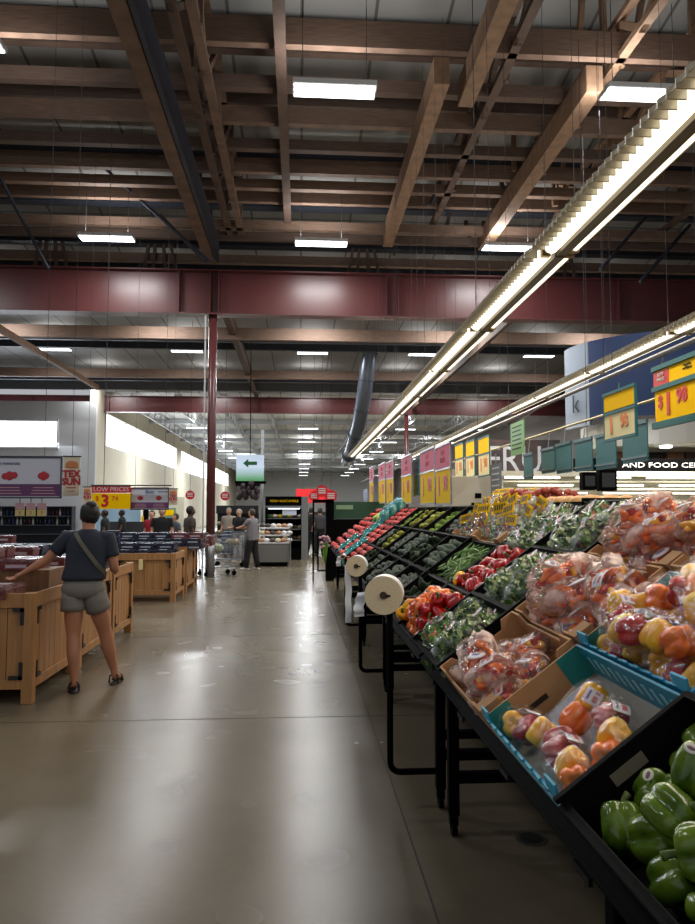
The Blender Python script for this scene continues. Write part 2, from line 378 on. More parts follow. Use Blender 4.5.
struct(MB().b2((13.5, 8, 0), (13.7, 108, 10.3)).build('wall_right', mat('brown_grey_wall', (92, 84, 78), .8)))
struct(MB().b2((-24.2, -2, 0), (-24, 34, 10.3)).build('wall_far_left', GWALL))

# ------------------------------------------------------------------ ceiling lamps
LEDW = emis('lamp_diffuser', (240, 247, 255), 5.5)
def lamp_proto(w_, d_, power, label):
    t = thing('ceiling_light', label, 'light')
    MB().b2((-w_/2-.02, -d_/2-.02, .0), (w_/2+.02, d_/2+.02, .07)).build('housing', WHITE, t)
    b = MB()
    for k in range(3): yy = -d_/2+d_*(k+.5)/3; b.b2((-w_/2, yy-d_/6+.015, -.012), (w_/2, yy+d_/6-.015, 0))
    b.build('diffuser', LEDW, t, label='white glowing diffuser')
    b = MB()
    for s in (-1, 1): b.tube([(s*w_*.4, 0, .07), (s*w_*.4, 0, 1.4)], .006, 5)
    b.split('hanger_wire', WIRE, t)
    return t
LC = {-9.2: 'far left', -4.3: 'left', .45: 'middle', 4.75: 'right', 9.3: 'far right'}
lp = lamp_proto(1.15, .34, LAMP_P, 'x')
rown = {10.2: 'nearest row', 15.9: 'row just before the red beam', 27.3: 'first row behind the red beam', 33.6: 'second row behind the red beam', 21.5: 'row hidden behind the red beam'}
for Yv in (10.2, 15.9, 21.5, 27.3, 33.6):
    for x, nm in LC.items():
        if x == -9.2 and Yv < 20 or x == 9.3 and Yv < 16: continue
        area('added_roof_fill_hall', (x, Yv, H0+6.16), 1.1, .3, LAMP_P*(.34 if Yv < 20 else .10), (.98, .97, .95), (math.pi, 0, 0))  # added upward fill to brighten the roof, not a lamp of its own
        inst(lp, Matrix.Translation(((x, Yv, H0+(6.0 if Yv < 30 else 5.95)) if Yv > 11 else (x*1.04, {-4.3: 9.2, .45: 9.95, 4.75: 9.75}.get(x, Yv), H0+6.0))), 'bright rectangular hall light in the %s, %s one' % (rown[Yv], nm), 'light', 'hall lights over the front hall')
        area('hall_lamp', (x, Yv, H0+5.93), 1.1, .3, LAMP_P*(1 if Yv < 20 else 1.35), (.98, .97, .95))
for x, y in ((-9, 8), (-9, 14), (-4.3, 3.5)): area('hall_lamp', (x, y, H0+5.95), 1.1, .3, LAMP_P*.7, (.98, .97, .95))
fl = lamp_proto(1.15, .3, 0, 'x')
for x, nm in ((-6.0, 'left'), (.45, 'middle'), (6.2, 'right'), (10.5, 'far right')):
    for i in range(8):
        y = 42+8.2*i
        inst(fl, Matrix.Translation((x, y, H0+4.75)), 'small bright ceiling light in the %s line running down the far hall' % nm, 'light', 'far hall lights, %s line' % nm)
        if i % 2 == 0: area('far_lamp', (x, y, H0+4.7), 1.1, .3, 420, (.96, .98, 1)); area('added_roof_fill_far', (x, y, H0+4.95), 1.1, .3, 110, (.96, .98, 1), (math.pi, 0, 0))  # the upward area is added fill for the far ceiling
# ------------------------------------------------------------------ suspended strip lights over the display
TUBE = emis('warm_tube', (255, 245, 220), 1.7)
FIXM = mat('fixture_enamel', (190, 176, 150), .35); LOUV = mat('louver_aluminium', (176, 168, 150), .3, metal=.5)
def strip_proto():
    L_ = 2.40; t = thing('strip_light', 'x', 'light')
    b = MB(); b.b2((-.06, -L_/2, .04), (.07, L_/2, .12)); b.b2((-.035, -L_/2, -.055), (.045, L_/2, .05)); b.build('housing', mat('fixture_bronze', (104, 90, 66), .45), t)
    b = MB()
    for sx in (-1, 1): b.prism([(sx*.05, -L_/2, .10), (sx*.19, -L_/2, .045), (sx*.19, -L_/2, .035), (sx*.05, -L_/2, .09)], (0, L_, 0))
    b.build('reflector', FIXM, t, label='pale reflector wings')
    b = MB()
    for k in range(int(L_/.09)):
        y = -L_/2+.04+k*.09; b.prism([(-.2, y, .05), (-.27, y, .0), (-.27, y, -.05), (-.165, y, -.05), (-.165, y, .03)], (0, .012, 0))
    b.b2((-.255, -L_/2, -.03), (-.251, L_/2, -.02)); b.build('louver', LOUV, t, label='row of small aluminium louver fins')
    for x, sh in ((-.10, 0), (.095, 0)):
        b = MB(); b.tube([(x, -L_/2+.06, -.005), (x, L_/2-.06, -.005)], (.058 if x < 0 else .03), 12); tb = b.build('tube', TUBE, t, True, label='glowing warm white tube')
        b = MB()
        for s in (-1, 1): b.box((x, s*(L_/2-.035), 0), (.07, .05, .08))
        b.split('lamp_holder', mat('brass_holder', (150, 120, 70), .4, metal=.4), tb)
    b = MB()
    for s in (-1, 1): b.tube([(0, s*.9, .1), (0, s*.9, 5.2)], .0028, 5)
    b.split('hanger_wire', WIRE, t)
    return t
sp = strip_proto(); SZ = H0+2.08
for n, (x, lab) in enumerate(((2.07, 'over the near produce display'), (4.42, 'over the second produce display'))):
    for i in range(11):
        y = 3.1-2.44*.5+2.44*i-.02
        if y > 28: continue
        inst(sp, Matrix.Translation((x, y, SZ)), ('warm white tube light nearest in the strip %s' if i == 0 else 'warm white tube light farther along the strip %s') % lab, 'light', None if i == 0 else 'strip lights %s' % lab)
        if i < 9:
            area('strip_lamp', (x, y, SZ-.06), .3, 2.2, STRIP_P, (1, .88, .70))
            area('added_roof_fill_strip', (x, y, SZ+.16), .3, 2.2, STRIP_P*.4, (1, .92, .8), (math.pi, 0, 0))  # added upward fill that lifts the dark roof over the strips
# ------------------------------------------------------------------ rails with hanging signs
TEAL = mat('teal_plastic', (30, 100, 106), .5, spec=.3); YEL = mat('sign_yellow', (246, 198, 0), .7, spec=.08); RED = mat('sign_red', (196, 22, 30), .5)
PINK = mat('faded_pink_card', (220, 128, 150), .7, spec=.08); CREAM = mat('sign_cream', (236, 228, 180), .7, spec=.08); GREENP = mat('pale_green_card', (120, 176, 110), .5); DKT = mat('dark_lettering', (40, 44, 20), .6)
RX = 2.78; RZ = H0+1.2
tag(MB().tube([(RX, 1.5, RZ), (RX, 22, RZ)], .022, 8).build('sign_rail', GREYM), 'thin grey rail holding the teal framed price signs', 'rail')
RX1 = 1.88; RZ1 = H0+.86
tag(MB().tube([(RX1, 6.3, RZ1), (RX1, 22, RZ1)], .015, 8).build('sign_rail', GREYM), 'grey rail holding the yellow price signs above the display', 'rail')
tag(MB().tube([(RX, 3, RZ-.33), (RX, 14, RZ-.33)], .012, 8).build('sign_rail', mat('gold_rail', (170, 160, 120), .4, metal=.5)), 'thin pale rail running just above the row of blank teal cards', 'rail')
for xr, zr, y0_ in ((RX, RZ, 3), (RX1, RZ1, 7.5)):
    for k in range(5): tag(MB().tube([(xr, y0_+3.2*k, zr), (xr, y0_+3.2*k, 8.5)], .003, 5).build('hanger_wire', WIRE), 'thin wire holding up the %s sign rail' % ('teal sign' if xr == RX else 'yellow'), 'wire', 'wires of the %s sign rail' % ('teal' if xr == RX else 'yellow'))
WD = {'x': Vector((0, -1, 0)), 'y': Vector((0, 0, 1))}   # text plane facing the aisle (-X)
def SFr(u, z, off=.0): return frame((-off, -u, z), (0, -1, 0), (0, 0, 1))
def sideplate(b, u0, u1, z0, z1, t=.012, mi=0, off=0): b.b2((-t-off, -u1, z0), (0-off, -u0, z1), mi); return b
def price_sign(loc, w_, ztop, hs, label, kind):
    t = thing('price_sign', label, 'sign', loc)
    h1, h2 = hs; z = ztop
    if kind == 'teal':
        b = sideplate(MB(), -w_/2-.01, w_/2+.01, z-.035, z, .03); b.build('top_rail', TEAL, t)
        c = sideplate(MB(), -w_/2, w_/2, z-.035-h1, z-.035).build('upper_card', YEL, t)
        sideplate(MB(), -w_/2, -w_/2+.3*w_, z-.035-h1, z-.045, .014, 0, .001).build('red_patch', RED, c)
        text('LOW\nPRICES', h1*.3, WHITE, SFr(-w_*.35, z-.04-h1*.42, .018), t); text('Vegetables\nand Peppers', h1*.2, DKT, SFr(.14*w_, z-.035-h1*.35, .016), t)
        sideplate(MB(), -w_/2-.01, w_/2+.01, z-.07-h1, z-.035-h1, .03).build('middle_rail', TEAL, t)
        sideplate(MB(), -w_/2+.01, w_/2, z-.07-h1-h2, z-.07-h1).build('lower_card', YEL, t)
        text('$', h2*.55, RED, SFr(-w_*.37, z-.07-h1-h2*.38, .016), t, bold=.004); text('1', h2*.95, RED, SFr(-w_*.22, z-.07-h1-h2*.52, .016), t, bold=.009)
        text('98', h2*.62, RED, SFr(w_*.03, z-.07-h1-h2*.36, .016), t, bold=.005)
        sideplate(MB(), -w_/2-.01, w_/2+.01, z-.12-h1-h2, z-.07-h1-h2, .035).build('bottom_rail', TEAL, t)
        b = MB()
        for s in (-1, 1): b.bar((-.01, s*w_*.35, z-.01), (RX-loc[0], s*w_*.3, RZ), .008, .008)
        b.build('hook', GREYM, t)
    else:
        hc, dc = kind
        sideplate(MB(), -w_/2, w_/2, z-h1, z).build('header_card', hc, t)
        sideplate(MB(), -w_/2, w_/2, z-h1-h2-.02, z-h1-.02).build('price_card', dc, t)
        if dc is YEL or dc is CREAM: text('1', h2*.8, RED if dc is YEL else mat('orange_ink', (220, 130, 30), .5), SFr(-w_*.25, z-h1-.02-h2*.5, .016), t, bold=.010); text('98', h2*.62, RED if dc is YEL else MATS['orange_ink'], SFr(w_*.17, z-h1-.02-h2*.42, .016), t, bold=.006)
        if hc is PINK: text('LOW\nPRICES', h1*.34, RED, SFr(0, z-h1*.5, .016), t)
        b = MB()
        for zz in (z, z-h1-.02, z-h1-h2-.02): sideplate(b, -w_/2-.01, w_/2+.01, zz-.01, zz+.012, .02)
        for s in (-1, 1): b.b2((-.015, s*w_/2-.006, z-h1-h2-.03), (.004, s*w_/2+.006, z+.01))
        b.bar((-.004, 0, z), (-.004, 0, z+.06), .01)
        b.build('card_holder', TEAL if dc is CREAM else GREYM, t)
    return t
def ycol(px, x): return AX(px, 500, x).y
q1, q2 = AX(655, 368, RX), AX(655, 430, RX)
price_sign((RX, (q1.y+ycol(716, RX))/2, 0), q1.y-ycol(716, RX), q1.z, ((q1.z-q2.z-.12)*.34, (q1.z-q2.z-.12)*.66), 'large yellow sign priced $1 98 in a teal frame at the right edge', 'teal')
q1, q2, q3 = AX(605, 396, RX-.35), AX(605, 441, RX-.35), AX(636, 384, RX-.35)
price_sign((RX-.35, (q1.y+q3.y)/2, 0), q1.y-q3.y, q1.z, ((q1.z-q2.z)*.38, (q1.z-q2.z)*.58), 'small cream price sign in teal holder left of the large $1 98 sign', (YEL, CREAM))
for (p0, p1, z1, hs, lab) in ((421, 436, 1.0, (.25, .39), 'first of the wide yellow pair'), (436.5, 452, 1.0, (.25, .39), 'nearest wide'), (402, 412.5, 1, (.26, .38), 'single narrow'), (379, 386, 1, (.26, .4), 'left of the far pair'), (387, 394, 1, (.26, .4), 'right of the far pair'), (370, 374, 1, (.26, .4), 'farthest')):
    ya, yb = ycol(p0, RX1), ycol(p1, RX1)
    q1, q2 = AX(p0, 453+.38*(421-p0)*.8, RX1), AX(p0, 505-.02*(421-p0), RX1); hh = q1.z-q2.z
    price_sign((RX1, (ya+yb)/2, 0), abs(ya-yb)*.96, q1.z, (hh*.38, hh*.58), 'yellow price sign with pink header over the produce, %s' % lab, (PINK, YEL))
for p0, p1, lab in ((456, 464.5, 'left'), (467, 476, 'middle'), (479.5, 491, 'right')):
    ya, yb = ycol(p0, RX), ycol(p1, RX)
    q1, q2 = AX(p0, 446-.35*(p0-456)*.8, RX), AX(p0, 479-.08*(p0-456), RX); hh = q1.z-q2.z
    price_sign((RX, (ya+yb)/2, 0), abs(ya-yb)*.95, q1.z, (hh*.4, hh*.56), 'cream and yellow price sign in dark teal frame, %s of three' % lab, (YEL, CREAM))
for i, (p0, p1, y1, y2) in enumerate(((525, 534, 452, 480), (543, 556, 447, 474), (558, 573, 442, 474), (577, 594, 438, 472), (598, 618, 433, 470), (625, 650, 423, 464))):
    X = RX-.02; ya, yb = ycol(p0, X), ycol(p1, X); ym = (ya+yb)/2
    zt = AX(p0, y1+2, X).z; zb = AX(p0, y2, X).z
    t = thing('blank_card_holder', 'blank teal card hanging from the rail, %s in the row of six' % ['farthest', 'second farthest', 'third farthest', 'third nearest', 'second nearest', 'nearest'][i], 'sign', (X, ym, 0), 0, 'blank teal cards')
    sideplate(MB(), -(ya-yb)/2, (ya-yb)/2, zb, zt, .01).build('card', TEAL, t)
    b = MB(); sideplate(b, -(ya-yb)/2-.008, (ya-yb)/2+.008, zb+.03, zb+.05, .02); sideplate(b, -(ya-yb)/2-.008, (ya-yb)/2+.008, zt-.03, zt, .02); b.split('edge_strip', mat('teal_dark', (30, 84, 86), .4), t); MB().bar((-.004, 0, zt-.01), (.02, 0, RZ-.33), .008).build('hook', GREYM, t)
t = thing('green_sign', 'pale green card with lines of print hanging from the rail', 'sign', (RX-.3, AX(518, 440, RX-.3).y, 0))
zt, zb = AX(513, 424, RX-.3).z, AX(513, 456, RX-.3).z
gw = (AX(512, 440, RX-.3).y-AX(525, 440, RX-.3).y)/2; sideplate(MB(), -gw, gw, zb, zt).build('card', GREENP, t)
b = MB()
for k in range(6): sideplate(b, -gw*.75, gw*(.75-.15*(k % 2)), zt-.06-k*.05, zt-.045-k*.05, .014, 0, 0)
b.build('print', DKT, t); MB().bar((-.005, 0, zt), (.3, 0, RZ), .008).build('hook', GREYM, t)
for i, (p0, p1, y1, y2, X, c, lab) in enumerate(((492, 502, 463, 497, RX-.5, mat('bluegrey_card', (92, 112, 122), .5), 'blue grey hanging card with rows of print beside the dark mural'), (414, 420, 458, 496, RX1+.1, TEAL, 'tall teal hanging card between the yellow price signs'), (364, 368, 488, 503, RX1-.2, mat('blue_tag', (90, 110, 150), .5), 'small blue topped tag at the far end of the yellow signs'))):
    ya, yb = ycol(p0, X), ycol(p1, X); ym = (ya+yb)/2; zt = H0+(510-y1)/720*ym; zb = H0+(510-y2)/720*ym
    t = thing('hanging_card', lab, 'sign', (X, ym, 0)); zt = AX(p0, y1+2, X).z; zb = AX(p0, y2, X).z; sideplate(MB(), -(ya-yb)/2, (ya-yb)/2, zb, zt).build('card', c, t)
    b = MB()
    for k in range(5): zz = zt-(zt-zb)*(k+.7)/5.6; sideplate(b, -(ya-yb)*.36, (ya-yb)*.36, zz-.008, zz+.008, .014)
    b.build('print', DKT if i != 0 else WHITE, t); MB().bar((-.005, 0, zt), (-.005, 0, zt+.12), .01).build('hook', GREYM, t)

exec_parts = True
# ------------------------------------------------------------------ produce tables
A36 = R(36.3); SV = Vector((math.cos(A36), 0, math.sin(A36))); NV = Vector((-math.sin(A36), 0, math.cos(A36)))
O0 = Vector((.571, 0, .945)) - NV*.115          # front lower edge of the box floors
def FR(y, r=0):                                  # frame of a box in slope row r whose near side is at y
    o = O0 + SV*(.382*r); M = Matrix((SV, Vector((0, 1, 0)), NV)).transposed().to_4x4(); M.translation = (o.x, y, o.z); return M
TLAB = ['nearest black produce display table, carrying the green peppers and blue boxes', 'black produce display table with the large paper roll at its near corner', 'black produce display table third along the aisle, beside the farther paper roll', 'black produce display table fourth along the aisle, under red tomatoes', 'black produce display table farthest along the aisle', ]
ends = [(1.25, 3.73), (3.78, 6.2), (6.25, 8.68), (8.73, 11.16), (11.2, 14.6)]
for i, (y0, y1) in enumerate(ends):
    t = thing('display_table', TLAB[i], 'table', (0, y0, 0)); L_ = y1-y0
    if i == 0: L_ = y1-.2; t.location.y = .2
    b = MB(); M = FR(0); M.translation = M.translation - NV*.03
    vs = [M @ Vector(p) for p in ((-.03, 0, 0), (1.17, 0, 0), (1.17, 0, .022), (-.03, 0, .022))]; b.prism(vs, (0, L_, 0)); b.build('deck', BLACK, t)
    b = MB(); vs = [M @ Vector(p) for p in ((-.042, 0, -.03), (-.028, 0, -.03), (-.028, 0, .01), (-.042, 0, .01))]; b.prism(vs, (0, L_, 0)); b.build('front_lip', BLACK, t)
    b = MB()
    for k in range(int(L_/.62)+1):
        v = M @ Vector((-.05, .2+k*.6, -.01))
        if v.y < L_: b.box(v, (.01, .09, .018), 0)
    b.split('lip_clip', mat('clip_grey', (13, 13, 14), .6, spec=.15), t)
    b = MB(); b.b2((1.5, 0, .12), (1.53, L_, 1.56)); b.b2((1.5, 0, 1.545), (2.3, L_, 1.56)); b.b2((2.27, 0, .12), (2.3, L_, 1.56)); b.build('back_panel', BLACK, t)
    for yy in ((.14, L_-.14) if i else (1.52, L_-.14)):
        for x, zt in ((.757, .905), (1.42, 1.38)):
            lg = MB().b2((x-.026, yy-.026, .1), (x+.026, yy+.026, zt)).build('leg', BLACK, t, bevel=.004)
            b = MB(); b.tube([(x-.012, yy, .04), (x+.012, yy, .04)], .04, 16); b.b2((x-.02, yy-.02, .05), (x+.02, yy+.02, .11)); b.build('caster', BLACK, lg)
        b = MB(); b.b2((.757, yy-.02, .25), (1.42, yy+.02, .30)); b.b2((.757, yy-.02, .36), (1.42, yy+.02, .40)); b.split('crossbar', BLACK, t)
    b = MB(); b.b2((1.40, .1, .25), (1.44, L_-.1, .3)); b.b2((.74, .1, .80), (.775, L_-.1, .86)); b.split('side_rail', BLACK, t)

# paper / bag rolls on bent tube stands
PAPER = mat('roll_paper', (226, 208, 172), .75, var=.06, vscale=60); ROLLW = mat('bag_plastic', (236, 240, 248), .4)
def roll_stand(y, x, zc, r, dx, lab1, lab2, strip):
    t = thing('roll_stand', lab1, 'stand', (0, y, 0)); xl = .74; zb = .19
    pts = [(xl, 0, zb)]+[(x+.05-.05*math.sin(a), 0, zb+.05-.05*math.cos(a)) for a in (0, .4, .8, 1.2, 1.57)]+[(x, 0, zc-.26), (x, 0, zc-.01)]
    MB().tube(pts, .017, 10).build('bent_tube', BLACK, t, True)
    xr = x-.03
    MB().tube([(xr, -.10, zc), (x+.18, .04, zc-.03)], .007, 6).build('rod', mat('dark_rod', (40, 34, 30), .4, metal=.5), t)
    g = thing('bag_roll', lab2, 'bag roll', (xr, y-.02, zc), R(-12))
    w_ = .13; n = 40
    b = MB()
    for k in range(n):
        a0, a1 = 2*math.pi*k/n, 2*math.pi*(k+1)/n
        for ya, s in ((-w_/2, 1), (w_/2, -1)):
            q = [(.018*math.cos(a0), ya, .018*math.sin(a0)), (r*math.cos(a0), ya, r*math.sin(a0)), (r*math.cos(a1), ya, r*math.sin(a1)), (.018*math.cos(a1), ya, .018*math.sin(a1))]
            b.add(q, [(0, 1, 2, 3)] if s > 0 else [(3, 2, 1, 0)], 0)
        b.add([(r*math.cos(a0), -w_/2, r*math.sin(a0)), (r*math.cos(a1), -w_/2, r*math.sin(a1)), (r*math.cos(a1), w_/2, r*math.sin(a1)), (r*math.cos(a0), w_/2, r*math.sin(a0))], [(0, 3, 2, 1)], 1)
    b.build('roll', [PAPER, ROLLW], g)
    MB().tube([(0, -w_/2-.008, 0), (0, w_/2+.008, 0)], .02, 14).build('core', mat('core_dark', (60, 46, 36), .6), g)
    b = MB(); L2 = strip; n_ = 14; hw = .026; yy = -w_/2+.01
    pts = [(-r*(1.12 if L2 < .3 else .85)-.02*math.sin(2.2*k/n_)*(1 if L2 < .3 else -.3)+.003*math.sin(k*1.3), yy-.008*math.sin(k*.8), r*.1-L2*k/n_) for k in range(n_+1)]
    for (xa, ya2, za), (xb, yb2, zb2) in zip(pts[:-1], pts[1:]): b.prism([(xa-hw, ya2, za), (xa+hw, ya2+.02, za+.004), (xb+hw, yb2+.02, zb2+.004), (xb-hw, yb2, zb2)], (0, .003, 0))
    b.build('loose_bag_strip', ROLLW, g, label='loose translucent white plastic strip')
roll_stand(3.92, .487, 1.133, .102, 0, 'black bent tube stand holding the nearer plastic bag roll', 'large cream roll of plastic produce bags nearest on the display', .13)
roll_stand(6.34, .53, 1.10, .09, 0, 'black bent tube stand holding the farther plastic bag roll', 'smaller cream roll of plastic bags farther along with a long strip', .50)
roll_stand(8.85, .56, 1.02, .03, 0, 'black bent tube stand third along the display aisle side', 'thin white roll of bags on the third stand', .12)

# ------------------------------------------------------------------ boxes and crates
CARD = mat('cardboard', (176, 134, 92), .8, var=.08, vscale=5); CARDI = mat('cardboard_inside', (160, 122, 84), .85, var=.06, vscale=4)
BLUE = mat('blue_print_card', (34, 148, 184), .5); TEALC = mat('teal_print_card', (28, 128, 124), .5); GREYC = mat('grey_liner', (150, 146, 138), .8, var=.06, vscale=4); 
BW, BL, BH = .372, .645, .115
def walls(b, w_, l_, h, th, mi=(0, 0, 0, 0, 0), notch=True):
    b.b2((0, 0, 0), (w_, l_, .006), mi[4])
    def side(a, c, n, m):   # vertical panel from a to c with dipped middle
        a = Vector(a); c = Vector(c); d = c-a
        hp = [(0, h*1.12), (.16, h*1.12), (.22, h*.82), (.78, h*.82), (.84, h*1.12), (1, h*1.12)] if notch else [(0, h), (1, h)]
        pts = [a+Vector((0, 0, .006)), c+Vector((0, 0, .006))]+[a+d*s+Vector((0, 0, z)) for s, z in reversed(hp)]
        b.prism(pts, Vector(n)*th, m)
    side((0, 0, 0), (w_, 0, 0), (0, 1, 0), mi[0]); side((0, l_-th, 0), (w_, l_-th, 0), (0, 1, 0), mi[1])
    side((0, 0, 0), (0, l_, 0), (1, 0, 0), mi[2]); side((w_-th, 0, 0), (w_-th, l_, 0), (1, 0, 0), mi[3])
def carton(kind):
    t = thing('produce_box', 'x', 'box')
    if kind == 'card':
        b = MB(); walls(b, BW, BL, BH, .008); b.build('tray', CARD, t)
        b = MB(); b.b2((.1, .03, BH*.55), (.19, .031, BH*.72)); b.b2((.1, BL-.0092, BH*.5), (.19, BL-.0081, BH*.7)); b.split('hand_slot', mat('slot_dark', (40, 28, 20), .8), t)
        b = MB(); b.b2((.0, -.004, BH*.78), (.07, .06, BH*1.13)); b.b2((BW-.07, -.004, BH*.8), (BW, .06, BH*1.13)) if 0 else None
        b.v and b.build('corner_flap', CARDI, t)
    else:
        b = MB(); walls(b, BW, BL, BH, .007, (0, 1, 0, 0, 2), False)
        b.build('tray', [BLUE, CARD, GREYC], t)
        b = MB()
        for (x0, x1, y) in ((.008, .1, .008), (BW-.1, BW-.008, .008), (.008, .09, BL-.0085), (BW-.09, BW-.008, BL-.0085)): b.b2((x0, y, .01), (x1, y+.0012, BH))
        b.split('corner_panel', TEALC, t, label='teal printed corner panel')
        b = MB()
        for k in range(12): b.b2((-.0015, .03+k*.05, BH*.35), (0, .058+k*.05, BH*.75)); b.b2((BW+.0, .03+k*.05, BH*.35), (BW+.001, .058+k*.05, BH*.7)); b.b2((BW-.0085, .03+k*.05, BH*.3), (BW-.0075, .05+k*.05, BH*.7))
        b.build('printing', mat('light_blue_print', (150, 214, 230), .5), t)
        b = MB(); b.b2((.13, BL-.0085, BH*.35), (.2, BL-.0078, BH*.5)); b.b2((.24, BL-.18, .0062), (.252, BL-.15, .008)); b.split('hand_slot', mat('slot_dark', (40, 28, 20), .8), t)
        bb = MB(); bb.tube([(.03+.03, -.001, BH*.6), (.03+.03, .001, BH*.6)], .028, 20); bb.build('seal', CARD, t)
        bb = MB()
        for (x, y) in ((0, 0), (0, BL-.07)): bb.prism([(0, y, BH), (0, y+.07, BH), (.012, y+.07, BH+.03), (.012, y, BH+.03)], (.006, 0, 0))
        for k in range(9): bb.b2((-.001, .05+k*.065, BH), (.006, .08+k*.065, BH+.006))
        bb.split('top_tab', BLUE, t)
    return t
def crate():
    t = thing('produce_crate', 'x', 'crate'); b = MB(); th = .012; h = .135
    b.b2((0, 0, 0), (BW, BL, .006))
    for (a, c) in (((0, 0, 0), (BW, th, h)), ((0, BL-th, 0), (BW, BL, h)), ((0, 0, 0), (th, BL, h*.86)), ((BW-th, 0, 0), (BW, BL, h))): b.b2(a, c)
    b.build('shell', BLKPL, t)
    b = MB(); b.b2((-.008, -.006, h-.012), (BW+.004, .014, h)); b.b2((-.008, BL-.014, h-.012), (BW+.004, BL+.006, h)); b.b2((-.01, 0, h*.86-.012), (.014, BL, h*.86)); b.b2((BW-.012, 0, h-.012), (BW+.006, BL, h))
    b.build('rim', mat('black_rim', (11, 11, 12), .7, spec=.06), t, bevel=.003)
    b = MB()
    for y in (th+.0005, BL-th-.0025): b.tube([(.12, y, h*.64), (.2, y, h*.64)], .014, 8) if 0 else b.b2((.12, y, h*.55), (.21, y+.002, h*.76))
    b.split('handle_slot', mat('slot_light', (120, 112, 96), .7), t)
    return t
CARDP, BLUEP, CRATEP = carton('card'), carton('blue'), crate()

# ------------------------------------------------------------------ produce kinds
def skinm(name, rgb, rgb2, rough=.22, vs=20): return mat(name, rgb, rough, vscale=vs, rgb2=rgb2, coat=.15)
PGREEN = skinm('pepper_green', (50, 82, 16), (104, 132, 34)); PRED = skinm('pepper_red', (146, 2, 6), (190, 8, 8)); PYEL = skinm('pepper_yellow', (236, 160, 0), (252, 196, 6)); PORA = skinm('pepper_orange', (236, 92, 0), (252, 132, 4))
STEM = mat('green_stem', (78, 98, 36), .6)
def pepper_fn(seed):
    rnd = random.Random(seed); p = rnd.uniform(0, 6); tw = rnd.uniform(-.3, .3); n = rnd.choice((3, 4, 4)); tp = rnd.uniform(.02, .16)
    def fn(v, th, ph):
        z = v.z; lob = abs(math.cos(n/2*(th+p+tw*z)))
        s = (1-.30*(1-lob)**1.6) * (1-tp*(.5-z/2))
        r = math.sqrt(max(0, 1-abs(z)**3.2))
        zz = z
        rr = math.hypot(v.x, v.y)
        if z > 0: zz = z - .42*math.exp(-(rr/.36)**2)
        else: zz = z + .28*math.exp(-(rr/.3)**2) - .1*(lob-.5)
        k = (r/max(rr, 1e-6) if rr > .05 else 1)
        k = min(k, 1.6)
        wob = 1+.05*noise.noise(v*2.2+Vector((p, p, 0)))
        return Vector((v.x*k*s*wob, v.y*k*s*wob, zz))
    return fn
def pepper_mesh(m, seed, hi=True):
    b = MB(); b.ell((0, 0, 0), (.045, .045, .05), 36 if hi else 18, 22 if hi else 12, pepper_fn(seed)); return b.mesh('pepper', m, True)
def stem_mesh():
    b = MB(); b.tube([(0, 0, .024), (.001, 0, .036), (.005, .002, .052), (.012, .004, .062)], [.016, .0065, .006, .0075], 10); return b.mesh('stem', STEM, True)
STM = stem_mesh()
PMESH = {k: [pepper_mesh(m, s*7+i, True) for s in range(4)] for i, (k, m) in enumerate((('green', PGREEN), ('red', PRED), ('yellow', PYEL), ('orange', PORA)))}
def newobj(name, me, parent=None, M=None):
    o = bpy.data.objects.new(name, me); col.objects.link(o)
    if parent: o.parent = parent
    if M is not None: o.matrix_local = M
    return o
STICK = MB().ell((0, 0, 0), (.013, .010, .0015), 18, 6).mesh('sticker', mat('sticker_paper', (205, 205, 196), .5), True)
STICKP = MB().ell((0, 0, .0012), (.008, .004, .001), 12, 4).mesh('sticker_print', mat('sticker_ink', (120, 90, 100), .5), True)
def pepper(colr, M, label, group, sticker=False, scale=1.0):
    me = random.choice(PMESH[colr]); o = newobj('bell_pepper', me, None, M @ Matrix.Scale(scale, 4)); tag(o, label, 'pepper', group)
    newobj('stem', STM, o)
    if sticker:
        # sticker pressed against the side that looks up and back towards the aisle
        Mi = (M.to_3x3()).inverted(); d = (Mi @ Vector((-.45, -.5, .75))).normalized()
        hit = [v.co for v in me.vertices if v.co.normalized().dot(d) > .97]
        c = max(hit, key=lambda v: v.length) if hit else d*.045
        q = d.to_track_quat('Z', 'Y').to_matrix().to_4x4(); q.translation = c*1.03
        s = newobj('sticker', STICK, o, q); newobj('sticker_print', STICKP, s)
    return o
def rot(rx, ry, rz): return Matrix.Rotation(rz, 4, 'Z') @ Matrix.Rotation(ry, 4, 'Y') @ Matrix.Rotation(rx, 4, 'X')
T = Matrix.Translation
def rr(a=3.14): return rot(random.uniform(-a, a), random.uniform(-a, a), random.uniform(-a, a))

# clear bags with three large peppers
FILMC = film('clear_film', milk=.01, gl=.02, scale=26); FILMP = film('rosy_film', (1, .97, .95), milk=.05, gl=.03, scale=24, milkcol=(.88, .66, .58), patch=.8); FILMG = film('salad_film', (1, 1, 1), milk=.02, gl=.03, scale=22, milkcol=(.72, .82, .80), patch=.35)
LABW = mat('label_paper', (222, 216, 222), .45); LABR = mat('label_red', (190, 70, 60), .5); LABY = mat('label_yellow', (240, 190, 0), .7, spec=.08); LABV = mat('label_violet', (120, 110, 150), .5)
def hull(sx, sy, sz, seed, name, m, gather=True):
    off = Vector((seed*3.1, seed*1.7, 0))
    def fn(v, th, ph):
        e = .72
        p = Vector([math.copysign(abs(c)**e, c) for c in v])
        n = noise.noise(p*2.4+off)*.12+noise.noise(p*6+off)*.06
        p = p*(1+n)
        if gather and abs(p.x) > .72:
            k = (abs(p.x)-.72)/.28; k = min(k, 1.3); p.y *= 1-.35*k+.12*math.sin(th*9)*k; p.z *= 1-.8*min(k, 1); p.z += .25*math.sin(p.y*14+seed)*k*.5; p.x *= 1+.18*k
        return p
    b = MB(); b.ell((0, 0, 0), (sx, sy, sz), 40, 24, lambda v, th, ph: fn(Vector((v.z, v.y, -v.x)), th, ph)); return b.mesh(name, m, True)
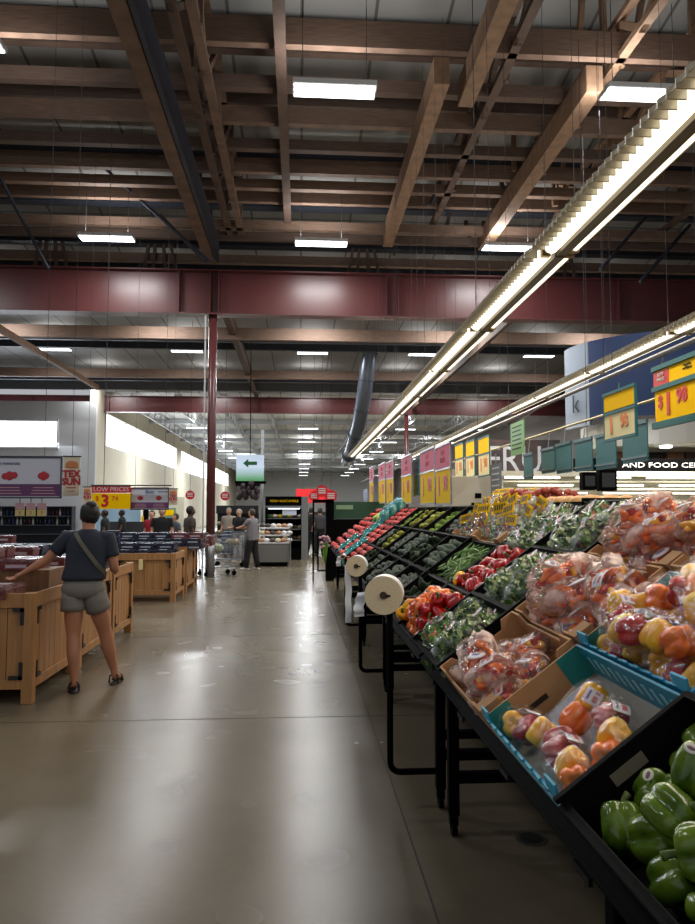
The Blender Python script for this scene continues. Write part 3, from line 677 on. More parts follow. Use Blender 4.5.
def label_mesh(w_, h_, bend, seed, main=LABW):
    b = MB(); nx = 8
    for k in range(nx):
        x0, x1 = -w_/2+w_*k/nx, -w_/2+w_*(k+1)/nx; z0, z1 = -bend*(x0/w_*2)**2, -bend*(x1/w_*2)**2
        b.prism([(x0, -h_/2, z0), (x1, -h_/2, z1), (x1, h_/2, z1), (x0, h_/2, z0)], (0, 0, .001))
        if 1 <= k < nx-1 and k != 4: b.prism([(x0+.001, -h_*.32, z0+.001), (x1-.001, -h_*.32, z1+.001), (x1-.001, -h_*.02, z1+.001), (x0+.001, -h_*.02, z0+.001)], (0, 0, .0006), 1)
        if 1 <= k < nx-2: b.prism([(x0, h_*.18, z0+.001), (x1, h_*.18, z1+.001), (x1, h_*.32, z1+.001), (x0, h_*.32, z0+.001)], (0, 0, .0006), 2)
    return b.mesh('label', [main, LABR, LABV])
def stop_bag(order, seed):
    t = thing('pepper_bag', 'x', 'bag')
    rnd = random.Random(seed)
    for k, c in enumerate(order):
        M = T(((k-1)*.083, rnd.uniform(-.008, .008), rnd.uniform(-.004, .004))) @ rot(rnd.uniform(-.5, .5)+1.57, rnd.uniform(-.5, .5), rnd.uniform(0, 6)) @ Matrix.Scale(.94, 4)
        p = newobj('pepper', rnd.choice(PMESH[c]), t, M)
    newobj('plastic_film', hull(.155, .062, .056, seed, 'plastic_film', FILMC), t)
    newobj('label', label_mesh(.055, .045, .008, seed), t, T((rnd.uniform(-.06, .08), -.045, .030)) @ rot(.95, 0, .2))
    return t
STOP = [stop_bag(('yellow', 'red', 'yellow'), 1), stop_bag(('orange', 'yellow', 'red'), 2), stop_bag(('red', 'orange', 'yellow'), 3)]
def mini_mesh(m, seed):
    rnd = random.Random(seed); a = rnd.uniform(0, 6)
    return MB().ell((0, 0, 0), (.0175, .0175, .04), 14, 10, lambda v, th, ph: Vector((v.x*(1-.35*(.5-v.z/2))*(1+.08*math.cos(3*th+a)), v.y*(1-.35*(.5-v.z/2))*(1+.08*math.cos(3*th+a)), v.z))).mesh('mini_pepper', m, True)
MINI = [mini_mesh(m, i) for i, m in enumerate((PRED, PORA, PYEL, PORA, PRED))]
def mini_bag(seed, n=16):
    t = thing('mini_pepper_bag', 'x', 'bag'); rnd = random.Random(seed+50); bias = rnd.randrange(5)
    for k in range(n):
        M = T((rnd.uniform(-.075, .085), rnd.uniform(-.045, .045), rnd.uniform(-.022, .024))) @ rot(1.57+rnd.uniform(-.5, .5), rnd.uniform(-.4, .4), rnd.uniform(0, 6))
        newobj('mini_pepper', MINI[(bias if rnd.random() < .4 else rnd.randrange(5))], t, M)
    newobj('plastic_film', hull(.135, .082, .056, seed+20, 'plastic_film', FILMP), t)
    if seed % 2: newobj('label', label_mesh(.075, .06, .01, seed), t, T((rnd.uniform(-.05, .05), rnd.uniform(-.03, .02), .052)) @ rot(rnd.uniform(-.2, .2), 0, rnd.uniform(-1, 1)))
    else:
        b = MB(); b.ell((0, 0, 0), (.036, .03, .006), 20, 6, None, 0); b.ell((0, 0, .004), (.022, .012, .004), 16, 6, None, 1); b.box((0, -.016, .005), (.03, .005, .002), 2)
        newobj('label', b.mesh('label', [LABW, LABV, LABR], True), t, T((rnd.uniform(-.06, .06), rnd.uniform(-.04, .0), .05)) @ rot(.35, 0, rnd.uniform(-1, 1)))
    return t
MINIB = [mini_bag(s) for s in range(5)]
LEAF = [mat('leaf_dark', (36, 84, 18), .5), mat('leaf_mid', (86, 136, 36), .5), mat('leaf_pale', (180, 200, 120), .5), mat('leaf_purple', (110, 50, 80), .5), mat('carrot_orange', (224, 110, 30), .5)]
def salad_bag(seed, header=False, mix=(0, 1, 1, 2, 2)):
    t = thing('salad_bag', 'x', 'bag'); rnd = random.Random(seed+90); b = MB()
    for k in range(230):
        c = Vector((rnd.gauss(0, .05), rnd.gauss(0, .034), rnd.uniform(-.03, .035))); s = rnd.uniform(.010, .024)
        M = rr_(rnd); q = [M @ Vector(p) for p in ((-s, -s*.3, 0), (0, -s*.55, s*.25), (s, -s*.2, 0), (s*.7, s*.5, -s*.1), (0, s*.5, s*.2), (-s*.8, s*.4, 0))]
        b.add([c+v for v in q], [(0, 1, 4, 5), (1, 2, 3, 4)], rnd.choice(mix))
    g = newobj('leafy_mix', b.mesh('leafy_mix', LEAF), t); g['kind'] = 'stuff'
    newobj('plastic_film', hull(.13, .085, .05, seed+40, 'plastic_film', FILMG), t)
    if header:
        b = MB()
        b.b2((.085, -.075, .0), (.15, .075, .008), 0)
        for k in range(5): b.b2((.1, -.06+k*.026, .0081), (.135, -.045+k*.026, .009), 1)
        newobj('header_card', b.mesh('header_card', [LABY, DKT]), t, T((0, 0, .02)) @ rot(0, -.2, 0))
    else: newobj('label', label_mesh(.05, .05, .006, seed), t, T((.02, -.03, .05)) @ rot(.3, 0, rnd.uniform(0, 3)))
    return t
def rr_(rnd): return rot(rnd.uniform(0, 6), rnd.uniform(0, 6), rnd.uniform(0, 6)).to_3x3()
SALAD = [salad_bag(1), salad_bag(2, mix=(0, 0, 1, 2)), salad_bag(3, mix=(2, 2, 1, 3, 0)), salad_bag(4, mix=(0, 1, 1, 1, 4))]
SALADY = [salad_bag(5, True), salad_bag(6, True, (0, 1, 4, 4, 2)), salad_bag(7, True, (4, 4, 3, 2))]
def simple(name, label_cat, mesh, extra=None):
    o = newobj(name, mesh); tag(o, 'x', label_cat)
    if extra: newobj(extra[0], extra[1], o)
    return o
CUCM = mat('cucumber_skin', (14, 30, 8), .6, spec=.1, vscale=30, rgb2=(34, 60, 16)); ZUCM = mat('zucchini_skin', (10, 22, 8), .6, spec=.1, vscale=30, rgb2=(24, 46, 14)); SQM = mat('squash_skin', (150, 142, 24), .6, spec=.12, vscale=12, rgb2=(110, 130, 40))
def longfruit(L_, r, m, seed):
    b = MB(); pts = []; rs = []
    for k in range(11):
        s = k/10; pts.append((r*.5*math.sin(s*3+seed), 0+r*.4*math.cos(s*2.5+seed), (s-.5)*L_)); rs.append(r*(max(.02, math.sin(math.pi*min(max(s, .0), 1)))**.35))
    b.tube(pts, rs, 12); return b.mesh('fruit', m, True)
TOMM = mat('tomato_skin', (158, 12, 4), .4, vscale=10, rgb2=(190, 34, 10), spec=.2)
TOMX = MB()
for k in range(5):
    a = k*2*math.pi/5; TOMX.add([(0, 0, .031), (.006*math.cos(a+.5), .006*math.sin(a+.5), .032), (.02*math.cos(a), .02*math.sin(a), .03), (.006*math.cos(a-.5), .006*math.sin(a-.5), .032)], [(0, 3, 2, 1)])
TOMX = TOMX.mesh('calyx', STEM)
KINDS = {
 'tomato': simple('tomato', 'tomato', MB().ell((0, 0, 0), (.04, .04, .033), 20, 12, lambda v, th, ph: Vector((v.x*(1+.03*math.cos(5*th)), v.y*(1+.03*math.cos(5*th)), v.z-(.2*math.exp(-(math.hypot(v.x, v.y)/.25)**2) if v.z > 0 else 0)))).mesh('tomato', TOMM, True), ('calyx', TOMX)),
 'cucumber': simple('cucumber', 'cucumber', longfruit(.22, .024, CUCM, 1)),
 'zucchini': simple('zucchini', 'zucchini', longfruit(.19, .026, ZUCM, 2)),
 'squash': simple('yellow_squash', 'squash', longfruit(.17, .027, SQM, 3)),
 'poblano': simple('dark_green_pepper', 'pepper', MB().ell((0, 0, 0), (.033, .033, .062), 16, 12, lambda v, th, ph: Vector((v.x*(1-.55*(.5-v.z/2))*(1+.1*math.cos(3*th)), v.y*(1-.55*(.5-v.z/2)), v.z))).mesh('dark_green_pepper', ZUCM, True), ('stem', STM)),
 'lime': simple('green_lime', 'lime', MB().ell((0, 0, 0), (.027, .027, .033), 14, 10).mesh('green_lime', mat('lime_skin', (62, 100, 14), .6, spec=.12, vscale=20, rgb2=(136, 166, 52)), True)),
 'bean': simple('green_bean', 'bean', longfruit(.12, .006, mat('bean_skin', (72, 116, 40), .45, vscale=20, rgb2=(104, 144, 60)), 1)),
 'corn': simple('corn_ear', 'corn', longfruit(.2, .03, mat('corn_husk', (130, 168, 60), .6, vscale=8, rgb2=(180, 200, 96), stretch=(6, 6, 1)), 4)),
}
TB = thing('teal_vegetable_bag', 'x', 'bag')
b = MB(); rnd = random.Random(5)
for k in range(6): b.tube([(-.09, -.05+k*.02, rnd.uniform(-.01, .02)), (.09, -.05+k*.02, rnd.uniform(-.01, .02))], [.013, .006], 8)
b.build('vegetables', LEAF[1], TB, True)
newobj('plastic_film', hull(.12, .08, .045, 61, 'plastic_film', film('teal_film', (.3, .8, .8), milk=.5, gl=.1, milkcol=(.03, .3, .32))), TB)
KINDS['tealbag'] = TB
def place(protos, M, label, cat, group): return inst(random.choice(protos), M, label, cat, group)

# ------------------------------------------------------------------ filling the display
Y0, PIT = .93, .665
ROWN = ['lowest row', 'middle row', 'top row']
def boxat(c, r, kind, label):
    y = Y0+c*PIT+.008; F = FR(y, r); t = inst({'card': CARDP, 'blue': BLUEP, 'crate': CRATEP}[kind], F @ Matrix.Diagonal((1, 1, (.9 if c > 5 else .75) if kind == 'crate' and c >= 4 else 1, 1)), label, 'box' if kind != 'crate' else 'crate'); return F
def gl(u, v, wz): return T((u, v, wz))
# c0 r0: green bell peppers
F = boxat(0, 0, 'crate', 'black plastic crate of loose green bell peppers in the bottom right corner')
GP = 'green bell peppers in the nearest crate'
spots = [(.07, .545, .05, 0), (.10, .44, .06, 0), (.17, .56, .05, 1), (.20, .46, .055, 1), (.27, .54, .05, 0), (.30, .43, .06, 0), (.07, .33, .05, 0), (.17, .34, .055, 0), (.27, .32, .05, 1), (.08, .21, .05, 0), (.19, .22, .05, 0), (.3, .2, .05, 0), (.33, .58, .05, 0), (.08, .1, .05, 0), (.2, .1, .05, 0), (.31, .09, .05, 0)]
ups = [(.14, .38, .115, 0), (.24, .42, .12, 1), (.22, .28, .12, 0), (.13, .26, .11, 0), (.31, .34, .115, 0)]
for i, (u, v, z, st) in enumerate(spots+ups):
    tilt = rot(random.uniform(1.0, 2.0), random.uniform(-.4, .4), random.uniform(0, 6.28))
    lab = 'shiny loose green bell pepper heaped in the nearest black crate'
    if i == 0: tilt = rot(R(-60), R(10), R(-40)); lab = 'green bell pepper at the far left corner of the nearest crate, stem end up'
    if i == 3: lab = 'green bell pepper with a white sticker in the nearest crate, farther one'
    if st: lab = 'green bell pepper with a white oval sticker in the nearest crate'
    pepper('green', F @ gl(u, v, z) @ tilt, lab, None if i in (0,) else (GP+(' with stickers' if st else '')), bool(st), 1.12)
# c1 r0: half empty blue box
F = boxat(1, 0, 'blue', 'blue printed box holding a few pepper bags, its grey floor half empty')
for i, (u, v, z, a, pr, lab) in enumerate(((.075, .50, .06, 100, 0, 'clear bag of peppers at the far front corner of the half empty blue box'),
    (.085, .19, .06, 80, 1, 'clear bag of bell peppers at the near front corner of the half empty blue box'),
    (.19, .36, .06, 25, 2, 'clear bag of three peppers in the middle of the half empty blue box'),
    (.21, .17, .062, 60, 1, 'clear bag with an orange pepper near the front right of the half empty blue box'),)):
    inst(STOP[pr], F @ gl(u, v, z) @ rot(0, 0, R(a)), lab, 'bag')
# c1 r1: full blue box
F = boxat(1, 1, 'blue', 'blue printed box heaped with pepper bags at the right edge')
for i, (u, v, z, a) in enumerate(((.07, .52, .06, 95), (.17, .52, .06, 80), (.28, .5, .06, 100), (.07, .2, .06, 85), (.18, .2, .06, 95), (.29, .2, .06, 80), (.12, .5, .145, 60), (.22, .42, .15, 110), (.1, .26, .145, 100), (.2, .12, .145, 80), (.28, .3, .15, 60))):
    inst(STOP[(i*2) % 3], F @ gl(u, v, z) @ rot(random.uniform(-.2, .2), random.uniform(-.2, .2), R(a)) @ Matrix.Scale(1.06, 4), 'clear bag of three bell peppers heaped in the full blue box', 'bag', 'pepper bags in the full blue box')
# c2: cardboard boxes of mini pepper bags
for r, lab, n, hs in ((0, 'cardboard box of mini pepper bags in the lowest row beside the blue box', 1, 0), (1, 'cardboard box of mini pepper bags in the middle row behind the blue box', 1, 0), (2, 'cardboard box of mini pepper bags in the top row at the right', 1, 0)):
    F = boxat(2, r, 'card', lab); g = 'mini pepper bags in the %s cardboard box' % ROWN[r]
    if r == 0: sp_ = [(.1, .52, .06, 100), (.08, .30, .055, 85), (.10, .12, .06, 95), (.2, .42, .06, 40), (.22, .17, .055, 80), (.13, .40, .13, 70), (.12, .2, .125, 110), (.31, .36, .05, 95)]
    else: sp_ = [(.09, .52, .06, 95), (.09, .25, .06, 90), (.2, .54, .06, 85), (.21, .3, .06, 95), (.2, .1, .06, 80), (.31, .5, .06, 90), (.31, .25, .06, 95), (.13, .5, .14, 50), (.14, .28, .145, 120), (.25, .42, .14, 90), (.24, .16, .14, 60), (.19, .4, .2, 20)]
    for i, (u, v, z, a) in enumerate(sp_):
        inst(MINIB[(i*3+r) % 5], F @ gl(u, v, z) @ rot(random.uniform(-.3, .3), random.uniform(-.3, .3), R(a)), 'rosy clear bag of red, orange and yellow mini peppers in the %s cardboard box' % ROWN[r], 'bag', g)
F = boxat(1, 2, 'card', 'cardboard box of mini pepper bags in the top row, cut by the right edge')
for i, (u, v, z, a) in enumerate([(.1, .52, .06, 95), (.2, .5, .06, 80), (.3, .5, .06, 95), (.12, .3, .06, 90), (.24, .28, .06, 90), (.18, .46, .14, 40), (.28, .36, .14, 90)]):
    inst(MINIB[i % 5], F @ gl(u, v, z) @ rot(random.uniform(-.3, .3), random.uniform(-.3, .3), R(a)), 'rosy clear bag of mini peppers in the box cut by the right edge', 'bag', 'mini pepper bags in the box at the right edge')
# c3: black crates of salad and vegetable bags
for r in range(3):
    F = boxat(3, r, 'crate', 'black crate of bagged green vegetables in the %s behind the mini pepper boxes' % ROWN[r])
    for i, (u, v, z, a) in enumerate([(.08, .53, .055, 90), (.08, .3, .055, 95), (.08, .11, .055, 85), (.19, .5, .055, 85), (.19, .25, .055, 90), (.3, .5, .055, 90), (.3, .22, .055, 85), (.12, .45, .125, 60), (.13, .2, .125, 110), (.25, .38, .125, 80), (.24, .14, .125, 100)]):
        inst(SALAD[(i+r) % 4], F @ gl(u, v, z) @ rot(random.uniform(-.25, .25), random.uniform(-.25, .25), R(a)), 'clear bag of cut green vegetables in the %s crate behind the mini pepper boxes' % ROWN[r], 'bag', 'vegetable bags in the %s crate' % ROWN[r])
# c4 r0: orange and red bell peppers
F = boxat(4, 0, 'crate', 'black crate of loose orange and red bell peppers next to the large bag roll')
for lay, z in ((0, .05), (1, .11), (2, .16)):
    for iu in range(4 - lay):
        for iv in range(7 - lay - (lay > 1)):
            u = .05+iu*.09+lay*.042; v = .05+iv*.088+lay*.05
            c = 'orange' if v > .2 else 'red'
            pepper(c, F @ gl(u+random.uniform(-.01, .01), v+random.uniform(-.01, .01), z+random.uniform(-.008, .01)) @ rot(random.uniform(0, 3), random.uniform(-1, 1), random.uniform(0, 6)), 'loose %s bell pepper in the crate next to the large bag roll' % c, 'loose %s bell peppers' % c)
for k in range(5):
    pepper('yellow', F @ gl(.05+.06*(k % 2), .60-.02*k, .13+.01*k) @ rot(1, k, k), 'loose yellow bell pepper at the far corner of the orange pepper crate', 'yellow bell peppers at the orange pepper crate') if k < 2 else None
# c4 r1: red and yellow
F = boxat(4, 1, 'crate', 'black crate of red peppers with one yellow pepper, behind the orange peppers')
for iu in range(4):
    for iv in range(7):
        u = .05+iu*.09; v = .05+iv*.088
        c = 'yellow' if (iu, iv) in ((0, 6),) else 'red'
        pepper(c, F @ gl(u, v, .06+random.uniform(0, .03)) @ rot(random.uniform(0, 3), random.uniform(-1, 1), random.uniform(0, 6)), 'loose red bell pepper in the middle row crate behind the orange peppers' if c == 'red' else 'single yellow bell pepper among the red ones in the middle row', 'loose red bell peppers in the middle row' if c == 'red' else None)
F = boxat(4, 2, 'crate', 'black crate of bagged vegetables in the top row left of the yellow header bags')
for i in range(9):
    inst(SALAD[(i*3) % 4], F @ gl(.08+.11*(i % 3), .12+.2*(i//3), .06+.02*(i % 2)) @ rot(random.uniform(-.25, .25), random.uniform(-.25, .25), R(random.uniform(60, 120))), 'clear bag of pale cut vegetables in the top row crate nearest the header card bags', 'bag', 'pale vegetable bags in the top row')
def fill(c, r, kind, word, plural, n=(4, 7), layers=1, box='crate', hz=.05, sc=1, tilt=None, off=(.05, .05), extra=''):
    if c >= 6 and isinstance(kind, str) and kind != 'tealbag': hz = hz+(.012 if kind in ('zucchini', 'cucumber', 'poblano') else .02); sc = sc*1.08; layers = max(layers, 2 if kind not in ('tomato', 'lime') else 1)
    F = boxat(c, r, box, 'black crate of %s in the %s, %s' % (plural, ROWN[r], where(c)) if box == 'crate' else 'cardboard box of %s in the %s, %s' % (plural, ROWN[r], where(c)))
    for lay in range(layers):
        nu, nv = n[0]-lay, n[1]-lay
        for iu in range(nu):
            for iv in range(nv):
                u = off[0]+(BW-2*off[0])*((iu+.5*lay)/max(1, n[0]-1)); v = off[1]+(BL-2*off[1])*((iv+.5*lay)/max(1, n[1]-1))
                M = F @ gl(u+random.uniform(-.008, .008), v+random.uniform(-.01, .01), hz+lay*.045+random.uniform(-.006, .008)) @ (tilt() if tilt else rr()) @ Matrix.Scale(sc, 4)
                inst(random.choice(kind) if isinstance(kind, list) else KINDS[kind], M, '%s in the %s, box %s' % (word, ROWN[r], where(c)), None, '%s, %s %s' % (plural, ROWN[r], where(c)))
def where(c):
    return ['first', 'second', 'third', 'fourth', 'fifth', 'sixth', 'seventh', 'eighth', 'ninth', 'tenth', 'eleventh', 'twelfth', 'thirteenth', 'fourteenth'][c-5]+' past the orange peppers'
def along(): return rot(random.uniform(-.15, .15), 1.57+random.uniform(-.15, .15), random.uniform(-.35, .35)+0)
LY = lambda: rot(1.57+random.uniform(-.12, .12), 0, random.uniform(-.3, .3)) 
LX = lambda: rot(0, 1.57+random.uniform(-.12, .12), random.uniform(-.4, .4))
fill(5, 0, 'poblano', 'dark green pepper', 'dark green peppers', (4, 6), 2, hz=.04)
fill(5, 1, 'bean', 'slim green bean', 'green beans', (6, 13), 2, hz=.05, tilt=lambda: rot(random.uniform(1.2, 1.9), 0, random.uniform(0, 3)), off=(.06, .05))
fill(5, 2, SALADY, 'yellow header salad bag', 'yellow header salad bags', (3, 4), 2, 'card', hz=.06, tilt=lambda: rot(random.uniform(-.2, .2), -.5+random.uniform(-.2, .2), random.uniform(-.4, .4)), off=(.09, .09))
fill(6, 2, SALADY, 'yellow header salad bag', 'yellow header salad bags', (3, 4), 2, 'card', hz=.06, tilt=lambda: rot(random.uniform(-.2, .2), -.5+random.uniform(-.2, .2), random.uniform(-.4, .4)), off=(.09, .09))
fill(6, 0, 'zucchini', 'dark green zucchini', 'zucchini', (7, 4), 2, hz=.035, tilt=LY, off=(.05, .12))
fill(6, 1, 'cucumber', 'dark green cucumber', 'cucumbers', (7, 4), 2, hz=.035, tilt=LY, off=(.05, .12))
fill(7, 0, 'cucumber', 'dark green cucumber', 'cucumbers', (7, 4), 2, hz=.035, tilt=LY, off=(.05, .12))
fill(7, 1, 'poblano', 'dark green pepper', 'dark green peppers', (4, 7), 2, hz=.04)
fill(7, 2, 'zucchini', 'dark green zucchini', 'zucchini', (7, 4), 2, hz=.035, tilt=LY, off=(.05, .12))
fill(8, 0, 'zucchini', 'dark green zucchini', 'zucchini', (7, 4), 1, hz=.035, tilt=LY, off=(.05, .12))
fill(8, 1, 'cucumber', 'dark green cucumber', 'cucumbers', (7, 4), 2, hz=.035, tilt=LY, off=(.05, .12))
fill(8, 2, 'lime', 'round green lime', 'limes', (5, 9), 1, hz=.035)
fill(9, 0, 'cucumber', 'dark green cucumber', 'cucumbers', (5, 3), 1, hz=.035, tilt=LY, off=(.05, .12))
fill(9, 1, 'zucchini', 'dark green zucchini', 'zucchini', (7, 4), 2, hz=.035, tilt=LY, off=(.05, .12))
fill(9, 2, 'squash', 'yellow green squash', 'yellow squash', (5, 3), 2, hz=.035, tilt=LY, off=(.05, .12))
fill(10, 0, 'poblano', 'dark green pepper', 'dark green peppers', (4, 6), 1, hz=.04)
fill(10, 1, 'squash', 'yellow green squash', 'yellow squash', (5, 3), 2, hz=.035, tilt=LY, off=(.05, .12))
fill(10, 2, 'squash', 'yellow green squash', 'yellow squash', (5, 3), 2, hz=.035, tilt=LY, off=(.05, .12))
fill(11, 0, 'tomato', 'red tomato', 'tomatoes', (4, 7), 1, hz=.06)
fill(11, 1, 'zucchini', 'dark green zucchini', 'zucchini', (7, 4), 1, hz=.035, tilt=LY, off=(.05, .12))
fill(11, 2, 'lime', 'round green lime', 'limes', (5, 9), 1, hz=.035)
fill(12, 0, 'tomato', 'red tomato', 'tomatoes', (4, 7), 1, hz=.06)
fill(12, 1, 'tomato', 'red tomato', 'tomatoes', (4, 6), 1, hz=.06, sc=1.1)
fill(12, 2, 'tomato', 'red tomato', 'tomatoes', (4, 6), 1, hz=.06, sc=1.1)
fill(13, 0, 'tealbag', 'teal plastic vegetable bag', 'teal vegetable bags', (3, 4), 1, hz=.07, tilt=lambda: rot(0, -.5, random.uniform(-.3, .3)), off=(.07, .09))
fill(13, 1, 'tomato', 'red tomato', 'tomatoes', (4, 6), 1, hz=.06, sc=1.1)
fill(13, 2, 'tomato', 'red tomato', 'tomatoes', (4, 6), 1, hz=.06, sc=1.1)
fill(14, 0, 'tomato', 'red tomato', 'tomatoes', (4, 6), 1, hz=.06, sc=1.1)
fill(14, 1, 'tealbag', 'teal plastic vegetable bag', 'teal vegetable bags', (3, 4), 1, hz=.07, tilt=lambda: rot(0, -.6, random.uniform(-.3, .3)), off=(.07, .09))
fill(15, 0, 'tealbag', 'teal plastic vegetable bag', 'teal vegetable bags', (3, 4), 1, hz=.07, tilt=lambda: rot(0, -.6, random.uniform(-.3, .3)), off=(.07, .09))
fill(14, 2, 'tealbag', 'teal plastic vegetable bag', 'teal vegetable bags', (3, 4), 1, hz=.09, sc=1.5, tilt=lambda: rot(0, -.9, random.uniform(-.3, .3)), off=(.07, .09))
fill(15, 1, 'tomato', 'red tomato', 'tomatoes', (4, 6), 1, hz=.06, sc=1.1)
fill(15, 2, 'corn', 'pale green corn ear', 'corn', (5, 3), 2, hz=.05, tilt=LY, off=(.05, .12), sc=1.1)
fill(16, 2, 'corn', 'pale green corn ear', 'corn', (5, 3), 2, hz=.05, tilt=LY, off=(.05, .12), sc=1.1)
for c, r in ((16, 0), (16, 1), (17, 0), (17, 1), (17, 2), (18, 0), (18, 1), (18, 2)):
    fill(c, r, 'tomato', 'red tomato', 'tomatoes', (3, 5), 1, hz=.06, sc=1.25)
# bins on the flat top of the display: red potatoes, yellow potatoes
POTR = mat('red_potato_skin', (150, 52, 40), .5, vscale=14, rgb2=(186, 84, 60)); POTY = mat('tan_potato_skin', (206, 150, 84), .55, vscale=14, rgb2=(224, 176, 110))
def pot(m, nm, s): return simple(nm, 'potato', MB().ell((0, 0, 0), (.038*s, .03*s, .028*s), 14, 10, lambda v, th, ph: v*(1+.12*noise.noise(v*1.5))).mesh(nm, m, True))
PR, PY_ = pot(POTR, 'red_potato', .9), pot(POTY, 'yellow_potato', 1.7)
def flatcrate(y0, y1, lab, x0=1.56, x1=1.98):
    t = thing('produce_crate', lab, 'crate', (x0, y0, 1.562)); b = MB(); w_, l_ = x1-x0, y1-y0
    b.b2((0, 0, 0), (w_, l_, .008)); b.b2((0, 0, 0), (.01, l_, .07)); b.b2((w_-.01, 0, 0), (w_, l_, .09)); b.b2((0, 0, 0), (w_, .01, .09)); b.b2((0, l_-.01, 0), (w_, l_, .09)); b.build('shell', BLKPL, t)
    b = MB(); b.b2((-.008, -.004, .06), (0, l_+.004, .07)); b.build('rim', MATS['black_rim'], t)
flatcrate(4.75, 5.6, 'low black crate of red potatoes on the flat top of the display')
for i in range(90):
    k = i % 30; inst(PR, T((1.62+.06*(k % 5)+random.uniform(-.02, .02), 4.85+.13*(k//5)+random.uniform(-.03, .03), 1.61+.045*(i//30)+.02*math.sin(k))) @ rr(), 'small red potato heaped in the low crate on top of the display', 'potato', 'red potatoes on top')
flatcrate(3.9, 4.7, 'low black crate of large tan potatoes on the flat top of the display')
for i in range(15): inst(PY_, T((1.64+.1*(i % 3), 3.99+.15*(i//3)+random.uniform(-.02, .02), 1.625)) @ rot(0, 0, random.uniform(0, 3)), 'large tan potato in the low crate on top of the display', 'potato', 'tan potatoes on top')
flatcrate(5.7, 6.5, 'low black crate of yellow header bags on the flat top of the display')
for i in range(6): inst(SALADY[i % 3], T((1.68+.16*(i % 2), 5.85+.2*(i//2), 1.64)) @ rot(0, -.6, random.uniform(-.5, .5)), 'small yellow header bag standing in the low crate on top of the display', 'bag', 'yellow header bags on top')
# ------------------------------------------------------------------ wooden bins on the left
OAK = mat('bin_oak', (162, 116, 70), .55, var=.18, vscale=4, stretch=(6, 6, .6)); OAKD = mat('bin_oak_dark', (116, 82, 54), .6, var=.2, vscale=4, stretch=(6, 6, .6)); IRON = mat('iron_bracket', (24, 24, 26), .5)
def wood_bin(x1, y0, w_, l_, h, label, panel=OAK):
    t = thing('wooden_bin', label, 'bin', (x1, y0, 0))        # near right corner at origin, extends to -x, +y
    b = MB(); ps = .09
    for (x, y) in ((-ps, 0), (-w_, 0), (-ps, l_-ps), (-w_, l_-ps)):
        MB().b2((x, y, 0), (x+ps, y+ps, h)).build('leg', OAK, t, bevel=.006)
    def face(n, L, fx):
        b = MB(); z0, z1 = .17, h-.11; k = int((L-2*ps)/.13); wd = (L-2*ps)/k
        for i in range(k): fx(b, ps+i*wd+.003, ps+(i+1)*wd-.003, z0, z1, .028)
        b.build('panel', panel, t)
        b = MB(); fx(b, ps, L-ps, .12, .20, .005); fx(b, ps, L-ps, h-.12, h, .005); b.split('rail', OAK, t, bevel=.004)
        b = MB()
        for (u0, u1, za, zb) in ((ps-.01, ps+.1, .2, .23), (ps-.01, ps+.02, .2, .34), (L-ps-.1, L-ps+.01, .2, .23), (L-ps-.02, L-ps+.01, .2, .34), (ps-.01, ps+.08, h-.15, h-.12), (ps-.01, ps+.02, h-.26, h-.12), (L-ps-.08, L-ps+.01, h-.15, h-.12), (L-ps-.02, L-ps+.01, h-.26, h-.12)): fx(b, u0, u1, za, zb, -.006)
        b.split('corner_bracket', IRON, t)
    face('near', w_, lambda b, u0, u1, z0, z1, d: b.b2((-u1, d, z0), (-u0, d+.02, z1)))
    face('right', l_, lambda b, u0, u1, z0, z1, d: b.b2((-d-.02, u0, z0), (-d, u1, z1)))
    MB().b2((-w_+.02, .02, h-.08), (-.02, l_-.02, h-.05)).build('inner_floor', OAKD, t)
    return t
def pack_proto(nm, cat, body, top, lab):
    t = thing(nm, 'x', cat); b = MB(); 
    b.prism([(-.145, -.095, 0), (.145, -.095, 0), (.155, -.105, .075), (-.155, -.105, .075)], (0, .2, 0)); b.build('tray', body, t)
    b = MB(); b.b2((-.16, -.11, .075), (.16, .11, .082)); b.b2((-.145, -.095, .08), (.145, .095, .1)); b.build('lid', top, t)
    MB().b2((-.06, -.07, .1), (.07, .06, .1015)).build('label', lab, t)
    MB().b2((-.10, -.1025, .02), (.09, -.1015, .05), ).build('side_print', lab, t)
    return t
PKR = pack_proto('tomato_pack', 'pack', mat('tomato_pack_side', (88, 40, 42), .3, vscale=26, rgb2=(140, 82, 80)), mat('clamshell_lid', (136, 104, 108), .2, vscale=18, rgb2=(92, 50, 54)), mat('pack_label', (176, 160, 170), .5))
PKD = pack_proto('berry_pack', 'pack', mat('berry_pack_side', (34, 34, 52), .3, vscale=26, rgb2=(60, 62, 88)), mat('berry_lid', (74, 84, 100), .12, vscale=18, rgb2=(34, 38, 54)), mat('pack_label2', (150, 160, 170), .5))
H1 = .90
wood_bin(-2.18, 6.15, 1.5, 1.22, H1, 'near wooden bin at the left edge, in front of the woman')
wood_bin(-2.18, 7.42, 1.5, 1.2, H1, 'wooden bin just behind the woman\'s legs, second along the aisle')
wood_bin(-2.18, 8.7, 1.5, 1.0, H1, 'third wooden bin along the aisle, beyond the woman')
wood_bin(-3.76, 6.15, 1.5, 2.5, H1, 'wooden bin at the far left edge beside the near bin')
def stack(pr, x, y, z, n, lab, cat, grp, rz=0, tilt=0, s=1):
    for k in range(n): inst(pr, T((x+random.uniform(-.01, .01), y+random.uniform(-.01, .01), z+k*.104*s)) @ rot(0, 0, rz+random.uniform(-.06, .06)) @ Matrix.Scale(s, 4), lab, cat, grp)
